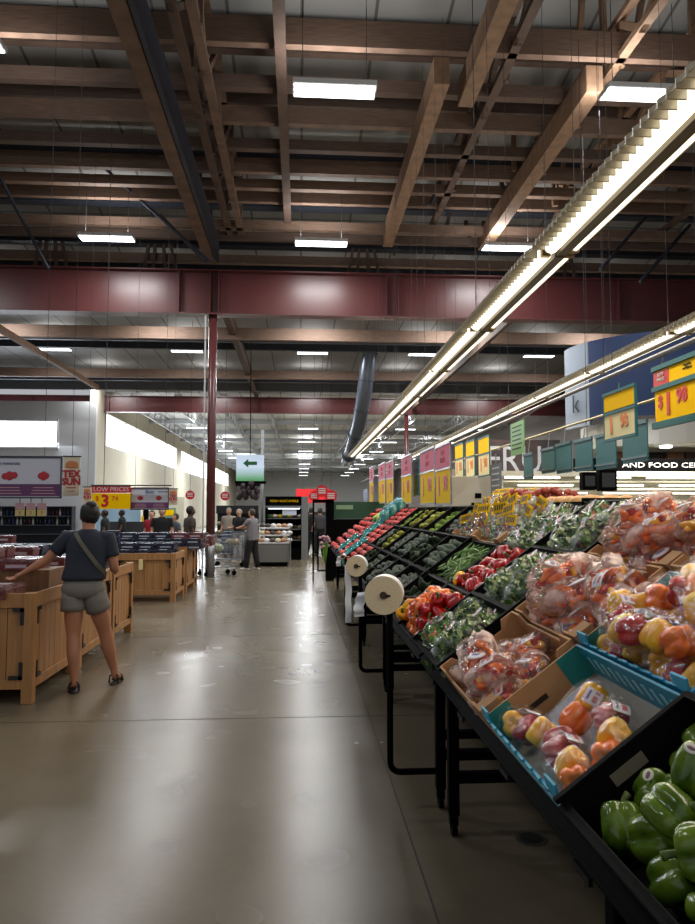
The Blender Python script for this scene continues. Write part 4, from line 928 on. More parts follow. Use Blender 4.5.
# risers hold the rear packs higher
for nm, y0, y1, z, lab in (('riser', 6.78, 7.25, H1+.14, 'plain wooden riser step inside the near bin'), ('riser', 7.6, 8.5, H1+.1, 'plain wooden riser step inside the second bin')):
    tag(MB().b2((-3.72, y0, H1-.06), (-2.28, y1, z)).build('riser', OAKD, None, bevel=.004), lab, 'riser')
for i in range(4):
    x = -2.56-.34*i
    for j in range(2):
        if i == 0 : stack(PKR, x, 6.22+j*.24, H1-.05, 1, 'clear tomato pack in the front row of the near bin', 'pack', 'tomato packs in the front of the near bin')
        else: stack(PKR, x, 6.22+j*.24, H1-.05, 2, 'clear tomato pack in the front row of the near bin', 'pack', 'tomato packs in the front of the near bin')
    for j in range(2): stack(PKR, x, 6.86+j*.25, H1+.14, 2 if i else 1, 'clear tomato pack on the riser of the near bin', 'pack', 'tomato packs on the riser')
    for j in range(3): stack(PKR if j == 0 else PKD, x, 7.74+j*.3, H1+.1, 2 if i > 0 else 1, 'berry or tomato pack on the riser of the second bin', 'pack', 'packs in the second bin')
    for j in range(3): stack(PKD, x, 8.86+j*.27, H1-.05, 2+(i % 2), 'dark berry pack in the third bin along the aisle', 'pack', 'berry packs in the third bin')
for i in range(5):
    for j in range(6): stack(PKR if j < 3 else PKD, -4.1-.34*i if i < 4 else -5.2, 6.2+j*.4, H1-.05, 3, 'packs stacked in the bin at the far left edge', 'pack', 'packs in the far left bin')
# far cluster of bins
c = P(176, 600, 12.7)
FX, FY = c.x-.02, 12.7
fb = []
fb.append(wood_bin(FX, FY, 1.05, 1.0, .84, 'far wooden bin facing the aisle with a small yellow tag on its front'))
for (dx, dy, lab, s) in ((P(186, 590, 14).x-FX, 1.35, 'far wooden bin set back behind the tagged bin', 1), (P(193, 580, 15.6).x-FX, 2.5, 'farthest wooden bin beside the shopper in the brown shirt', 1)):
    wood_bin(FX+dx, FY+dy, 1.6, 1.05, .88, lab)
MB().b2((-.62, -.012, .56), (-.55, -.002, .74)).build('price_tag', mat('tag_cream', (226, 214, 150), .5), fb[0], label='small cream price tag')
wood_bin(FX-1.1, FY+.2, 1.3, 1.2, .84, 'far wooden bin mostly hidden behind the woman')
for i in range(3):
    for j in range(3): stack(PKD, FX-.25-.33*i, FY+.2+.27*j, .79, 1+(j > 0), 'flat dark pack in the tagged far bin', 'pack', 'packs in the tagged far bin')
for i in range(5):
    for j in range(3): stack(PKR if i < 2 and j == 1 else PKD, FX+.1-.33*i, FY+1.5+.27*j, .83, 2+(j > 0), 'pack stacked in the set back far bin', 'pack', 'packs in the set back far bin')
for i in range(4):
    for j in range(3): stack(PKR, FX+.15-.33*i, FY+2.7+.27*j, .83, 2, 'pack stacked in the farthest wooden bin', 'pack', 'packs in the farthest bin')
for i in range(3):
    for j in range(3): stack(PKD, FX-1.35-.35*i, FY+.4+.3*j, .79, 2+j, 'pack stacked in the bin hidden behind the woman', 'pack', 'packs in the bin behind the woman')
# dark low tables of packs behind the near bins
t = thing('low_display_table', 'dark low table of stacked packs behind the wooden bins at left', 'table', (-6.2, 11.2, 0))
MB().b2((-3, 0, .7), (1.9, 1.6, .76)).build('top', BLACK, t); MB().b2((-2.9, .1, 0), (1.8, 1.5, .7)).build('body', OAKD, t)
for i in range(12):
    for j in range(2): stack(PKD if (i+j) % 3 else PKR, -8.6+.35*i, 11.5+.5*j, .765, 3+j, 'pack stacked on the dark low table at left', 'pack', 'packs on the dark low table')

# ------------------------------------------------------------------ hanging signs at left
WB = mat('banner_white', (196, 200, 214), .5); PUR = mat('banner_purple', (92, 48, 96), .5); TOMR = mat('printed_tomato', (172, 40, 52), .5); BLUT = mat('banner_blue', (70, 100, 150), .5)
def banner(p, w_, h, label, n, wires=True, blob=TOMR):
    t = thing('hanging_banner', label, 'banner', p)
    MB().b2((0, 0, 0), (w_, .02, h)).build('board', WB, t)
    MB().b2((0, -.004, .01), (w_, 0, h*.33)).build('purple_band', PUR, t)
    b = MB(); b.b2((-.01, -.01, h), (w_+.01, .03, h+.02)); b.b2((-.01, -.01, -.01), (0, .03, h)); b.b2((w_, -.01, -.01), (w_+.01, .03, h)); b.b2((-.01, -.01, -.015), (w_+.01, .03, 0)); b.build('frame', STEELD, t)
    for i in range(n):
        cx = w_*(i+.5)/n; b = MB()
        for k, (dx, dz) in enumerate(((-.5, 0), (.45, .05), (0, .3), (0, -.3), (-.9, -.1), (.9, .15))[:6 if n > 2 and i != n-1 else 4]):
            b.ell((cx+dx*h*.13, -.004, h*.54+dz*h*.12), (h*.085, .003, h*.085), 14, 6)
        b.build('printed_tomatoes' if blob is TOMR else 'printed_fruit', blob if i or blob is TOMR else mat('printed_dark_fruit', (60, 50, 70), .5), t, True)
        b = MB()
        for k in range(3): b.b2((cx-h*.3+k*.01, -.006, h*.08+k*h*.075), (cx+h*.3-k*.01, -.004, h*.1+k*h*.075))
        b.build('small_print', mat('gold_print', (190, 150, 150), .5), t)
    text('Best', h*.24, BLUT, frame((w_*.5, -.006, h*.85), (1, 0, 0), (0, 0, 1)), t); text('WITH TOMATOES', h*.085, mat('navy_ink', (50, 60, 90), .5), frame((w_*.5+h*.75, -.006, h*.85), (1, 0, 0), (0, 0, 1)), t)
    if wires:
        b = MB()
        for s in (.1, .9): b.tube([(w_*s, .01, h), (w_*s, .01, 8.5-p[2])], .003, 5)
        b.split('hanger_wire', WIRE, t)
    return t
p = P(60, 497, 7.6); banner((p.x-1.7, 7.6, p.z), 1.7, (497-459)/720*7.6, 'large white and purple tomato banner hanging over the left bins', 5)
p = P(131, 509, 12.6); pq = P(168, 509, 12.6); banner((p.x, 12.6, p.z), pq.x-p.x, 20/720*12.6, 'small white and purple tomato banner beside the yellow $3 sign', 2)
def poster(x0, x1, y0, y1, Y, lab):
    a = P(x0, y1, Y); c = P(x1, y0, Y); w_, h = c.x-a.x, c.z-a.z; t = thing('hanging_poster', lab, 'poster', (a.x, Y, a.z))
    MB().b2((0, 0, 0), (w_, .015, h)).build('board', mat('poster_cream', (206, 196, 170), .5), t)
    b = MB(); b.ell((w_*.5, -.003, h*.8), (w_*.4, .003, h*.1), 16, 6); b.b2((w_*.1, -.005, h*.72), (w_*.9, -.001, h*.76)); b.build('sun_emblem', mat('poster_orange', (196, 120, 70), .5), t, True)
    text('TEX', h*.24, TOMR, frame((w_*.5, -.004, h*.56), (1, 0, 0), (0, 0, 1)), t, bold=h*.012); text('SUN', h*.24, TOMR, frame((w_*.5, -.004, h*.36), (1, 0, 0), (0, 0, 1)), t, bold=h*.012)
    b = MB(); b.b2((w_*.2, -.004, h*.2), (w_*.8, -.001, h*.225)); b.b2((w_*.3, -.004, h*.12), (w_*.7, -.001, h*.135)); b.build('small_print', TOMR, t)
    b = MB(); b.tube([(w_*.5, .01, h), (w_*.5, .01, 8.5-a.z)], .003, 5); b.b2((-.01, -.008, h), (w_+.01, .02, h+.012)); b.build('hanger_wire', WIRE, t)
poster(63, 80, 457, 496, 7.9, 'tall cream TEX SUN poster right of the large tomato banner'); poster(83, 91.5, 487, 503, 12.9, 'small cream TEX SUN poster left of the yellow $3 sign'); poster(168.5, 177.5, 489, 505, 13.0, 'small cream TEX SUN poster right of the small tomato banner')
a = P(91.5, 509, 12.5); c = P(130.5, 486, 12.5); w_, h = c.x-a.x, c.z-a.z
t = thing('price_banner', 'yellow and red LOW PRICES sign reading $3 74 above the left bins', 'sign', (a.x, 12.5, a.z))
MB().b2((0, 0, 0), (w_, .02, h*.68)).build('price_board', YEL, t); MB().b2((0, 0, h*.7), (w_, .02, h)).build('header_board', RED, t)
text('LOW PRICES', h*.27, WHITE, frame((w_/2, -.002, h*.85), (1, 0, 0), (0, 0, 1)), t); text('$', h*.3, RED, frame((w_*.14, -.002, h*.45), (1, 0, 0), (0, 0, 1)), t); text('3', h*.72, RED, frame((w_*.35, -.002, h*.33), (1, 0, 0), (0, 0, 1)), t, bold=.01); text('74', h*.3, RED, frame((w_*.6, -.002, h*.45), (1, 0, 0), (0, 0, 1)), t)
b = MB(); b.b2((-.02, -.01, h), (w_*2+.05, .03, h+.02)); b.tube([(w_*.3, .01, h), (w_*.3, .01, 8.5-a.z)], .006, 5); b.build('hanger_wire', WIRE, t)
for k in range(3):
    a = P(15+11*k, 516, 8.3); c = P(24.5+11*k, 503, 8.3); t = thing('small_price_card', 'small pink and yellow price card under the large tomato banner, %s of three' % ['left', 'middle', 'right'][k], 'sign', (a.x, 8.3, a.z)); w_, h = c.x-a.x, c.z-a.z
    MB().b2((0, 0, 0), (w_, .008, h*.5)).build('price_card', mat('dull_yellow', (200, 186, 120), .5), t); MB().b2((0, 0, h*.52), (w_, .008, h)).build('header_card', mat('dull_pink', (190, 150, 156), .5), t)
    MB().bar((w_/2, 0, h), (w_/2, 0, h+.08), .01).build('hook', GREYM, t); text('3', h*.4, TOMR, frame((w_/2, -.002, h*.24), (1, 0, 0), (0, 0, 1)), t)
# ------------------------------------------------------------------ far left shelves with bottles
t = thing('bottle_shelf', 'dark shelving full of bottles along the front wall at left', 'shelf', (0, 32.6, 0))
xr_ = P(72, 520, 32.6).x
b = MB(); b.b2((-17, .45, 0), (xr_, .5, 1.75)); b.b2((xr_-.04, 0, 0), (xr_, .5, 1.75)); b.build('back_panel', mat('shelf_dark', (40, 44, 54), .6), t)
for z in (.1, .5, .9, 1.3, 1.72): MB().b2((-17, 0, z), (xr_, .5, z+.03)).build('shelf_board', mat('shelf_edge', (70, 74, 84), .5), t)
BOT = MB(); BOT.tube([(0, 0, 0), (0, 0, .17), (0, 0, .2), (0, 0, .23), (0, 0, .3)], [.04, .04, .032, .015, .014], 8)
BOTS = [simple('bottle', 'bottle', BOT.mesh('bottle', mat(n, c_, .25), True)) for n, c_ in (('glass_dark', (26, 34, 30)), ('glass_red', (90, 30, 40)), ('glass_white', (190, 190, 196)), ('glass_blue', (40, 60, 110)))]
for z, nm in ((.93, 'middle'), (1.33, 'top')):
    x = -15.2
    while x < xr_-.1:
        inst(random.choice(BOTS), T((x, 32.85, z)) @ Matrix.Scale(1.15, 4), 'small bottle on the %s shelf of the dark shelving by the front wall' % nm, 'bottle', 'bottles on the %s shelf' % nm); x += random.uniform(.12, .2)
# blue mural / poster wall and doorway on the left wall zone
a = P(95, 545, 30); c = P(150, 508, 30)
tag(MB().b2((a.x, 30, 0), (P(140, 520, 30).x, 30.1, 1.8)).build('blue_partition', mat('pale_blue_panel', (150, 184, 208), .6, var=.1, vscale=.8)), 'pale blue partition behind the yellow $3 sign', 'partition')
tag(MB().b2((P(143, 520, 29.8).x, 29.8, 0), (P(148, 520, 29.8).x, 29.95, 1.9)).build('dark_post', BLACK), 'narrow dark post at the right of the pale blue partition', 'post')
tag(MB().b2((P(141.5, 520, 28).x, 28, 0), (P(143, 520, 28).x, 28.1, 1.35)).build('yellow_bollard', YEL), 'thin yellow bollard by the dark post', 'bollard')
t = thing('notice_poster', 'green and yellow poster on the cream wall past the bins', 'poster', (0, 0, 0)); a = P(160, 525, 40); c = P(176, 508, 40)
MB().b2((a.x, 40, a.z), (c.x, 40.05, c.z)).build('board', mat('poster_green', (110, 150, 130), .6), t); MB().b2((a.x+.1, 39.97, c.z-.4), (c.x-.1, 40, c.z-.1)).build('heading', YEL, t)
b = MB(); b.b2((P(150, 500, 41).x, 41, 0), (P(184, 500, 41).x, 41.3, 2.3)); tag(b.build('cream_partition', PLAST), 'cream partition wall holding the green poster', 'partition')
# ------------------------------------------------------------------ middle distance
t = thing('arrow_sign', 'hanging white to green sign with a green arrow pointing left', 'sign', (0, 0, 0)); Y = 21
a = P(236, 481, Y); c = P(264, 455, Y)
m = bpy.data.materials.new('sign_print'); m.use_nodes = True; N = m.node_tree.nodes; L = m.node_tree.links
tc = N.new('ShaderNodeTexCoord'); sx_ = N.new('ShaderNodeSeparateXYZ'); r = N.new('ShaderNodeValToRGB'); L.new(tc.outputs['Generated'], sx_.inputs[0]); L.new(sx_.outputs['Z'], r.inputs[0]); L.new(r.outputs[0], N['Principled BSDF'].inputs['Base Color'])
r.color_ramp.elements[0].color = (.1, .34, .14, 1); r.color_ramp.elements[1].color = (.62, .76, .95, 1); r.color_ramp.elements[0].position = .05; r.color_ramp.elements[1].position = .55
L.new(r.outputs[0], N['Principled BSDF'].inputs['Emission Color']); N['Principled BSDF'].inputs['Emission Strength'].default_value = .35
MB().b2((a.x, Y, a.z), (c.x, Y+.05, c.z)).build('lit_panel', m, t)
cx, cz = (a.x+c.x)/2, a.z+(c.z-a.z)*.68
MB().prism([(cx-.2, Y-.01, cz), (cx-.05, Y-.01, cz+.13), (cx-.05, Y-.01, cz+.05), (cx+.2, Y-.01, cz+.05), (cx+.2, Y-.01, cz-.05), (cx-.05, Y-.01, cz-.05), (cx-.05, Y-.01, cz-.13)], (0, .01, 0)).build('arrow', mat('arrow_green', (40, 110, 50), .5), t)
b = MB(); b.tube([(cx, Y+.02, c.z), (cx, Y+.02, 6.5)], .015, 6); b.b2((a.x-.03, Y-.02, a.z-.08), (c.x+.06, Y+.07, a.z)); b.build('frame', BLACK, t)
t = thing('hanging_basket_display', 'dark hanging cluster below the arrow sign', 'decoration', (0, 0, 0)); b = MB()
for k in range(14): q = P(236+random.uniform(0, 22), 482+random.uniform(0, 16), Y+random.uniform(-.1, .2)); b.ell(q, (.09, .09, .11), 8, 6)
b.build('cluster', mat('dark_cluster', (48, 34, 40), .6), t, True); MB().b2((a.x, Y-.1, a.z-.14), (c.x-.1, Y+.2, a.z-.09)).build('shelf', BLACK, t)
tag(MB().tube([P(261.5, 570, 24.5).xy.to_3d(), P(261.5, 570, 24.5).xy.to_3d()+Vector((0, 0, 4.3))], .05, 12).build('support_column', mat('pale_column', (150, 154, 158), .5), None, True), 'pale grey column behind the shopper in the grey shirt', 'column')
# black cooler
def cooler(x0, x1, y, h, label, head):
    t = thing('open_cooler', label, 'cooler', (x0, y, 0)); w_ = x1-x0; d = .9
    b = MB(); b.b2((0, 0, 0), (.07, d, h)); b.b2((w_-.07, 0, 0), (w_, d, h)); b.b2((0, d-.05, 0), (w_, d, h)); b.b2((0, 0, 0), (w_, d, .35)); b.build('case', BLACK, t)
    b = MB(); b.b2((0, -.03, h-.3), (w_, d, h)); b.build('header', BLACK, t)
    b = MB(); b.b2((w_-.05, -.05, 0), (w_+.16, d, h)); b.b2((0, -.045, h-.36), (w_, -.03, h-.3)); b.build('trim', mat('cooler_grey', (110, 114, 118), .4), t)
    text(head, .10, YEL, frame((w_/2, -.035, h-.15), (1, 0, 0), (0, 0, 1)), t)
    for z in (.6, .95, 1.3): MB().b2((.07, .1, z), (w_-.07, d-.05, z+.03)).build('shelf_board', GREYM, t)
    MB().b2((.1, .03, h-.4), (w_-.1, .06, h-.38)).build('case_light', emis('case_led', (230, 240, 255), 6), t)
    MB().b2((.55, -.01, 1.42), (1.0, -.005, 1.62)).build('price_notice', mat('notice_white', (190, 200, 220), .5), t)
    return t
xa, xb = P(265, 530, 23.2).x, P(303, 530, 23.2).x
cooler(xa, xb, 23.2, 2.02, 'black open cooler with a yellow lettered header at the end of the aisle', 'FRESH GUACAMOLE')
GOOD = [simple('wrapped_item', 'food', MB().ell((0, 0, 0), (.09, .07, .06), 10, 7).mesh('wrapped_item', mat(n, c_, .5), True)) for n, c_ in (('goods_cream', (200, 184, 160)), ('goods_tan', (170, 120, 80)), ('goods_green', (70, 100, 50)), ('goods_yellow', (210, 180, 40)), ('goods_white', (210, 210, 214)), ('goods_dark', (60, 50, 50)))]
for z in (.70, 1.04, 1.39):
    for k in range(7): inst(GOOD[[2, 0, 3, 2, 3, 5, 0][k] if z > 1 else random.randrange(6)], T((xa+.15+k*.16, 23.45, z)), 'small packed food item on a shelf of the black cooler', 'food', 'food items in the black cooler')
# tiered stand before it
xa, xb = P(258, 530, 20.5).x, P(291, 530, 20.5).x; t = thing('tiered_stand', 'white tiered stand of packed goods with a silver base before the black cooler', 'stand', (xa, 20.5, 0)); w_ = xb-xa
MB().b2((0, 0, .12), (w_-.06, 1.4, .62)).build('base', mat('stand_silver', (130, 130, 128), .35, metal=.5), t); MB().b2((.02, .02, 0), (w_-.1, 1.38, .12)).build('plinth', BLACK, t)
for z, yy in ((.66, 0), (.86, .35), (1.06, .7)): MB().b2((0, yy, z-.02), (w_-.05, 1.4, z)).build('tier', WHITE, t)
b = MB(); b.b2((w_-.02, -.15, 0), (w_+.0, 0, .85)); b.b2((w_-.02, -.15, .8), (w_, 1.2, .85)); b.build('end_guard', CHROME, t)
for (z, yy) in ((.73, .15), (.93, .5), (1.13, .85)):
    for k in range(6): inst(GOOD[random.choice((0, 4, 1, 4, 5))], T((xa+.08+k*.16, 20.5+yy, z)), 'small packed item on the white tiered stand', 'food', 'items on the white tiered stand')
# background shelves left-centre
def gondola(x0, x1, y, h, label, grp, head=None, n=3):
    t = thing('store_shelf', label, 'shelf', (x0, y, 0)); w_ = x1-x0
    b = MB(); b.b2((0, .4, 0), (w_, .45, h)); b.b2((0, 0, 0), (w_, .4, .15)); b.build('back_panel', mat('gondola_dark', (50, 50, 54), .6), t)
    if head: MB().b2((0, -.02, h-.3), (w_, .4, h)).build('header', head, t)
    for k in range(n):
        z = .35+k*(h-.75)/n; MB().b2((0, 0, z), (w_, .4, z+.03)).build('shelf_board', GREYM, t)
        x = .1
        while x < w_-.08: inst(random.choice(GOOD), T((x0+x, y+.15, z+.09)) @ Matrix.Scale(random.uniform(.9, 1.3), 4), 'small item on the shelves, %s' % grp, 'food', 'items, '+grp); x += random.uniform(.22, .34)
gondola(P(216, 530, 27).x, P(258, 530, 27).x, 27, 1.75, 'dark shelf unit behind the shoppers left of the arrow sign', 'behind the shoppers', mat('header_black', (24, 26, 30), .5))
gondola(P(100, 530, 24).x, P(150, 530, 24).x, 24, 1.2, 'low shelf unit behind the wooden bins', 'behind the wooden bins')
gondola(P(303, 530, 34).x, P(330, 530, 34).x, 34, 1.5, 'shelf unit at the far end of the aisle right of the black cooler', 'at the aisle end')
# end of the produce run: black end panel, green boards, flowers
x0, x1 = P(326, 530, 16.2).x, P(334, 530, 16.2).x
t = thing('display_end_frame', 'black upright end frame at the far end of the produce display', 'frame', (0, 16.2, 0))
b = MB(); b.b2((x0, 0, 0), (x1, .5, 1.8)); b.b2((x0-.3, 0, 1.75), (x1, .5, 1.82)); b.b2((x0-.3, .2, 0), (x0-.26, .25, 1.8)); b.build('upright', BLACK, t)
b = MB(); q = P(318, 530, 16); b.tube([(q.x, -.2, .25), (q.x, -.2, 1.1)], .02, 8); b.tube([(q.x, -.2, .25), (x0, -.1, .25)], .02, 8); b.build('bumper_tube', BLACK, t)
t = thing('green_cooler_case', 'dark green topped case beyond the far end of the produce', 'cooler', (P(334, 520, 17).x, 17, 0))
MB().b2((0, 0, 0), (1.2, .8, 1.37)).build('body', BLACK, t); MB().b2((0, 0, 1.38), (1.2, .1, 1.78)).build('green_board', mat('dark_green_board', (24, 66, 46), .5), t); MB().b2((.05, -.01, 1.6), (.45, 0, 1.7)).build('board_tag', mat('green_tag', (120, 150, 120), .5), t)
FLW = mat('pink_petals', (196, 150, 170), .6)
t = thing('flower_bunch', 'pale pink wrapped flower bunch hanging at the far corner of the display', 'flowers', tuple(P(325, 548, 14.7))); b = MB()
for k in range(16): b.ell((random.uniform(-.1, .1), random.uniform(-.05, .05), random.uniform(0, .25)), (.035, .035, .03), 8, 5)
b.build('petals', FLW, t, True); MB().tube([(0, 0, -.3), (0, 0, .1)], [.02, .07], 8).build('wrap', LEAF[1], t)
# red far signs
t = thing('red_wall_banner', 'long red banner high on the shelves at the end of the aisle', 'banner'); a = P(296, 503, 46); c = P(330, 489, 46); MB().b2((a.x, 46, a.z), (c.x, 46.1, c.z)).build('board', RED, t)
b = MB()
for k in range(2): b.tube([(a.x+.4+k*1.2, 46.05, c.z), (a.x+.4+k*1.2, 46.05, 6.7)], .012, 5)
b.build('hanger_wire', WIRE, t)
for i, (x, y, r_, Y) in enumerate(((322, 491, 6, 30), (314, 496, 5, 30.3), (331, 496, 6, 30.6), (190, 495, 4.5, 26), (225, 496, 4.5, 26.4))):
    p = P(x, y, Y); rad = r_/720*Y
    t = thing('round_red_sign', 'round red hanging sign, %s' % ['uppermost of the three at the aisle end', 'leftmost of the three at the aisle end', 'rightmost of the three at the aisle end', 'left of the red column', 'right of the red column'][i], 'sign', tuple(p), 0, 'round red hanging signs')
    MB().tube([(0, 0, 0), (0, .03, 0)], rad, 24).build('disc', RED, t); b = MB()
    for k in range(3): b.b2((-rad*.6, -.004, -rad*.4+k*rad*.35), (rad*.6, -.001, -rad*.22+k*rad*.35))
    b.build('white_print', WHITE, t); MB().tube([(0, .015, rad), (0, .015, 8.42-p.z)], .008, 5).build('hanger_wire', WIRE, t)

for px0, px1, y0_, y1_, lab in ((583, 597, 472, 490, 'left'), (600, 617, 469, 491, 'right')):
    a = P(px0, y1_, 9.0); c = P(px1, y0_, 9.0); t = thing('hanging_black_box', 'small black hanging box below the teal cards, %s one of two' % lab, 'scale', (a.x, 9, a.z))  # plain black boxes in place of small dark hanging monitors
    MB().b2((0, 0, 0), (c.x-a.x, .12, c.z-a.z)).build('case', BLACK, t, bevel=.01); MB().b2((.03, -.004, .05), (c.x-a.x-.03, 0, c.z-a.z-.05)).build('dark_face', mat('dark_face', (40, 42, 48), .3), t)
    MB().tube([((c.x-a.x)/2, .06, c.z-a.z), ((c.x-a.x)/2, .06, 7.9-a.z)], .004, 5).build('hanger_wire', WIRE, t)
# ------------------------------------------------------------------ right background
Yk = 14.5
xa = P(500, 480, Yk).x; xb = 12.5
t = thing('refrigerated_wall_case', 'long white lit refrigerated case behind the produce at right', 'refrigerator', (xa, Yk, 0)); w_ = xb-xa
RW = mat('case_white', (206, 204, 190), .4)
b = MB(); b.b2((0, .95, 0), (w_, 1.0, 2.35)); b.b2((0, 0, 0), (w_, 1, .5)); b.b2((0, 0, 0), (.06, 1, 2.35)); b.build('case', RW, t)
b = MB(); b.b2((0, -.1, 2.28), (w_, 1, 2.38)); b.b2((0, -.05, 1.72), (w_, .5, 1.78)); b.b2((0, -.02, 2.0), (w_, .4, 2.04)); b.b2((0, .1, 2.16), (w_, .5, 2.19)); b.build('canopy', RW, t)
for k, (z, y) in enumerate(((2.235, -.02), (2.08, .05), (1.92, .05))):
    b = MB(); x = .1+k*.3
    while x < w_-1.5: b.b2((x, y, z), (x+1.15, y+.04, z+.03)); x += 1.5
    b.build('case_light', emis('case_led_warm', (255, 246, 226), 5), t)
for k in range(5): MB().b2((.4+k*1.7, -.06, 1.5), (1.6+k*1.7, .4, 1.72)).build('glass_bin', mat('case_panel', (168, 172, 150), .3), t)
b = MB()
for k in range(24): b.ell((4.0+k*.12+random.uniform(-.03, .03), -.02, 1.62+random.uniform(-.03, .05)), (.07, .05, .05), 8, 6)
g = b.build('dark_bread', mat('dark_bread', (74, 60, 50), .7), t, True)
# black signboard above the case
t = thing('black_fascia', 'long black fascia with small white letters above the white case', 'sign', (xa, Yk-.05, 2.39))
MB().b2((1.6, 0, 0), (w_, .2, .26)).build('board', BLACK, t)
text('AND FOOD CENTER', .15, WHITE, frame((3.6, -.004, .12), (1, 0, 0), (0, 0, 1)), t, sx=1.5)
# mural board left of it
a = P(468, 478, 15.7); c = P(560, 440, 15.7)
t = thing('mural_board', 'dark mural board with large white letters behind the price signs', 'mural', (a.x, 15.7, a.z)); w_, h = c.x-a.x, c.z-a.z
MB().b2((0, 0, 0), (w_, .1, h)).build('board', mat('mural_dark', (40, 42, 56), .6, vscale=3, rgb2=(84, 66, 62)), t)
text('FRU', h*1.0, mat('mural_white', (190, 196, 210), .5), frame((w_*.5, -.004, h*.45), (1, 0, 0), (0, 0, 1)), t, sx=.85)
MB().b2((0, -.01, 0), (w_, .0, .06)).build('lower_edge', mat('mural_blue', (120, 140, 170), .5), t)
tag(MB().b2((a.x-.5, 15.85, 0), (c.x, 15.95, a.z+.2)).build('back_partition', mat('case_back', (150, 148, 140), .6)), 'plain grey partition under the dark mural board', 'partition')
# kiosk / scale cabinet
a = P(450, 508, 11.2); t = thing('grey_equipment_cabinet', 'pale grey equipment cabinet behind the dark crates under the signs', 'cabinet', (a.x, 11.2, 0)); zt = P(450, 476, 11.2).z
MB().b2((0, 0, 0), (.75, .6, zt)).build('body', mat('cab_grey', (176, 174, 164), .5), t, bevel=.01); MB().b2((.4, -.01, zt-.35), (.5, 0, zt-.27)).build('dark_knob', BLACK, t); MB().b2((.06, -.012, zt-.55), (.7, 0, zt-.5)).build('drawer_line', GREYM, t)
# wooden boxes wall above the fascia
a = P(612, 466, 15.6); c = P(720, 432, 15.6); t = thing('wood_block_wall', 'brown wall panel of square wooden blocks at the far right', 'wall panel', (a.x, 15.6, a.z)); w_, h = c.x-a.x, c.z-a.z
MB().b2((0, .1, 0), (w_, .15, h)).build('backing', mat('block_dark', (40, 30, 26), .7), t)
for i in range(6):
    for j in range(2):
        if (i+j) % 3 == 2: continue
        MB().b2((i*w_/6+.02, 0, j*h/2+.02), ((i+1)*w_/6-.02, .1, (j+1)*h/2-.02)).build('block', mat('block_wood_%d' % ((i*2+j) % 3), [(128, 86, 52), (104, 68, 44), (80, 54, 40)][(i*2+j) % 3], .6, var=.2, vscale=5), t)
# blue curved soffit
BLS = mat('soffit_blue', (30, 56, 104), .5); BLG = mat('soffit_grey_blue', (158, 172, 190), .5)
cy = 13.0; cxs = 8.7; Rr = 2.9
t = thing('curved_soffit', 'large curved hanging soffit, pale grey end and deep blue side, upper right', 'soffit', (0, 0, 0))
def arc(a0, a1, z0, z1, m, nm, rad=Rr, th=.08, n=40):
    b = MB()
    for k in range(n):
        p0, p1 = R(a0+(a1-a0)*k/n), R(a0+(a1-a0)*(k+1)/n)
        q = [(cxs+rr_*math.cos(p), cy+2.2+rr_*math.sin(p)*.75, 0) for p, rr_ in ((p0, rad), (p1, rad), (p1, rad-th), (p0, rad-th))]
        b.add([(x, y, z0) for x, y, z in q]+[(x, y, z1) for x, y, z in q], [(0, 1, 5, 4), (2, 3, 7, 6), (3, 2, 1, 0), (4, 5, 6, 7)])
    return b.build(nm, m, t)
zt = EYE+3.5; zb = EYE+1.75
arc(176, 200, zb, zt, BLG, 'grey_face'); arc(200, 300, zb+.1, zt, BLS, 'blue_face')
b = MB(); b.prism([(cxs+2.5*math.cos(R(k*12)), cy+2.2+2.1*math.sin(R(k*12)), zb-.45) for k in range(30)], (0, 0, .5)); b.build('lower_ring', mat('soffit_white', (190, 190, 184), .5), t)
ph = R(190); xx, yy = cxs+Rr*math.cos(ph), cy+2.2+Rr*math.sin(ph)*.75
tn = Vector((-math.sin(ph), math.cos(ph)*.75, 0)).normalized()
text('k', .55, mat('navy', (20, 34, 60), .5), frame((xx+ -.03, yy-.03, (zb+zt)/2-.4), tn, (0, 0, 1)), t)
for k in range(5): MB().tube([(6.6+k*.8, 13.6+.5*(k % 2), zb-.49), (6.6+k*.8, 13.6+.5*(k % 2), zb-.45)], .12, 14).build('downlight', LEDW, t)
area('soffit_lamp', (7.4, 14.0, zb-.5), 2, .5, 60, (1, .95, .85))
# ------------------------------------------------------------------ people
def skin_mesh(J, E, root, m, name, sub=2):
    names = list(J); idx = {n: i for i, n in enumerate(names)}
    me = bpy.data.meshes.new('s'); me.from_pydata([J[n][0] for n in names], [(idx[a], idx[b]) for a, b in E], []); o = bpy.data.objects.new('s', me); col.objects.link(o)
    md = o.modifiers.new('skin', 'SKIN'); md.branch_smoothing = .6; md.use_smooth_shade = True
    for i, n in enumerate(names):
        r_ = J[n][1]; r_ = r_ if isinstance(r_, tuple) else (r_, r_)
        sv = me.skin_vertices[0].data[i]; sv.radius = r_; sv.use_root = (n == root)
    sb = o.modifiers.new('sub', 'SUBSURF'); sb.levels = sub; sb.render_levels = sub
    out = bpy.data.meshes.new_from_object(o.evaluated_get(bpy.context.evaluated_depsgraph_get()))
    bpy.data.objects.remove(o); bpy.data.meshes.remove(me)
    out.name = name; out.materials.clear(); out.materials.append(m)
    out.polygons.foreach_set('use_smooth', [True]*len(out.polygons))
    return out
def V(*a): return Vector(a)
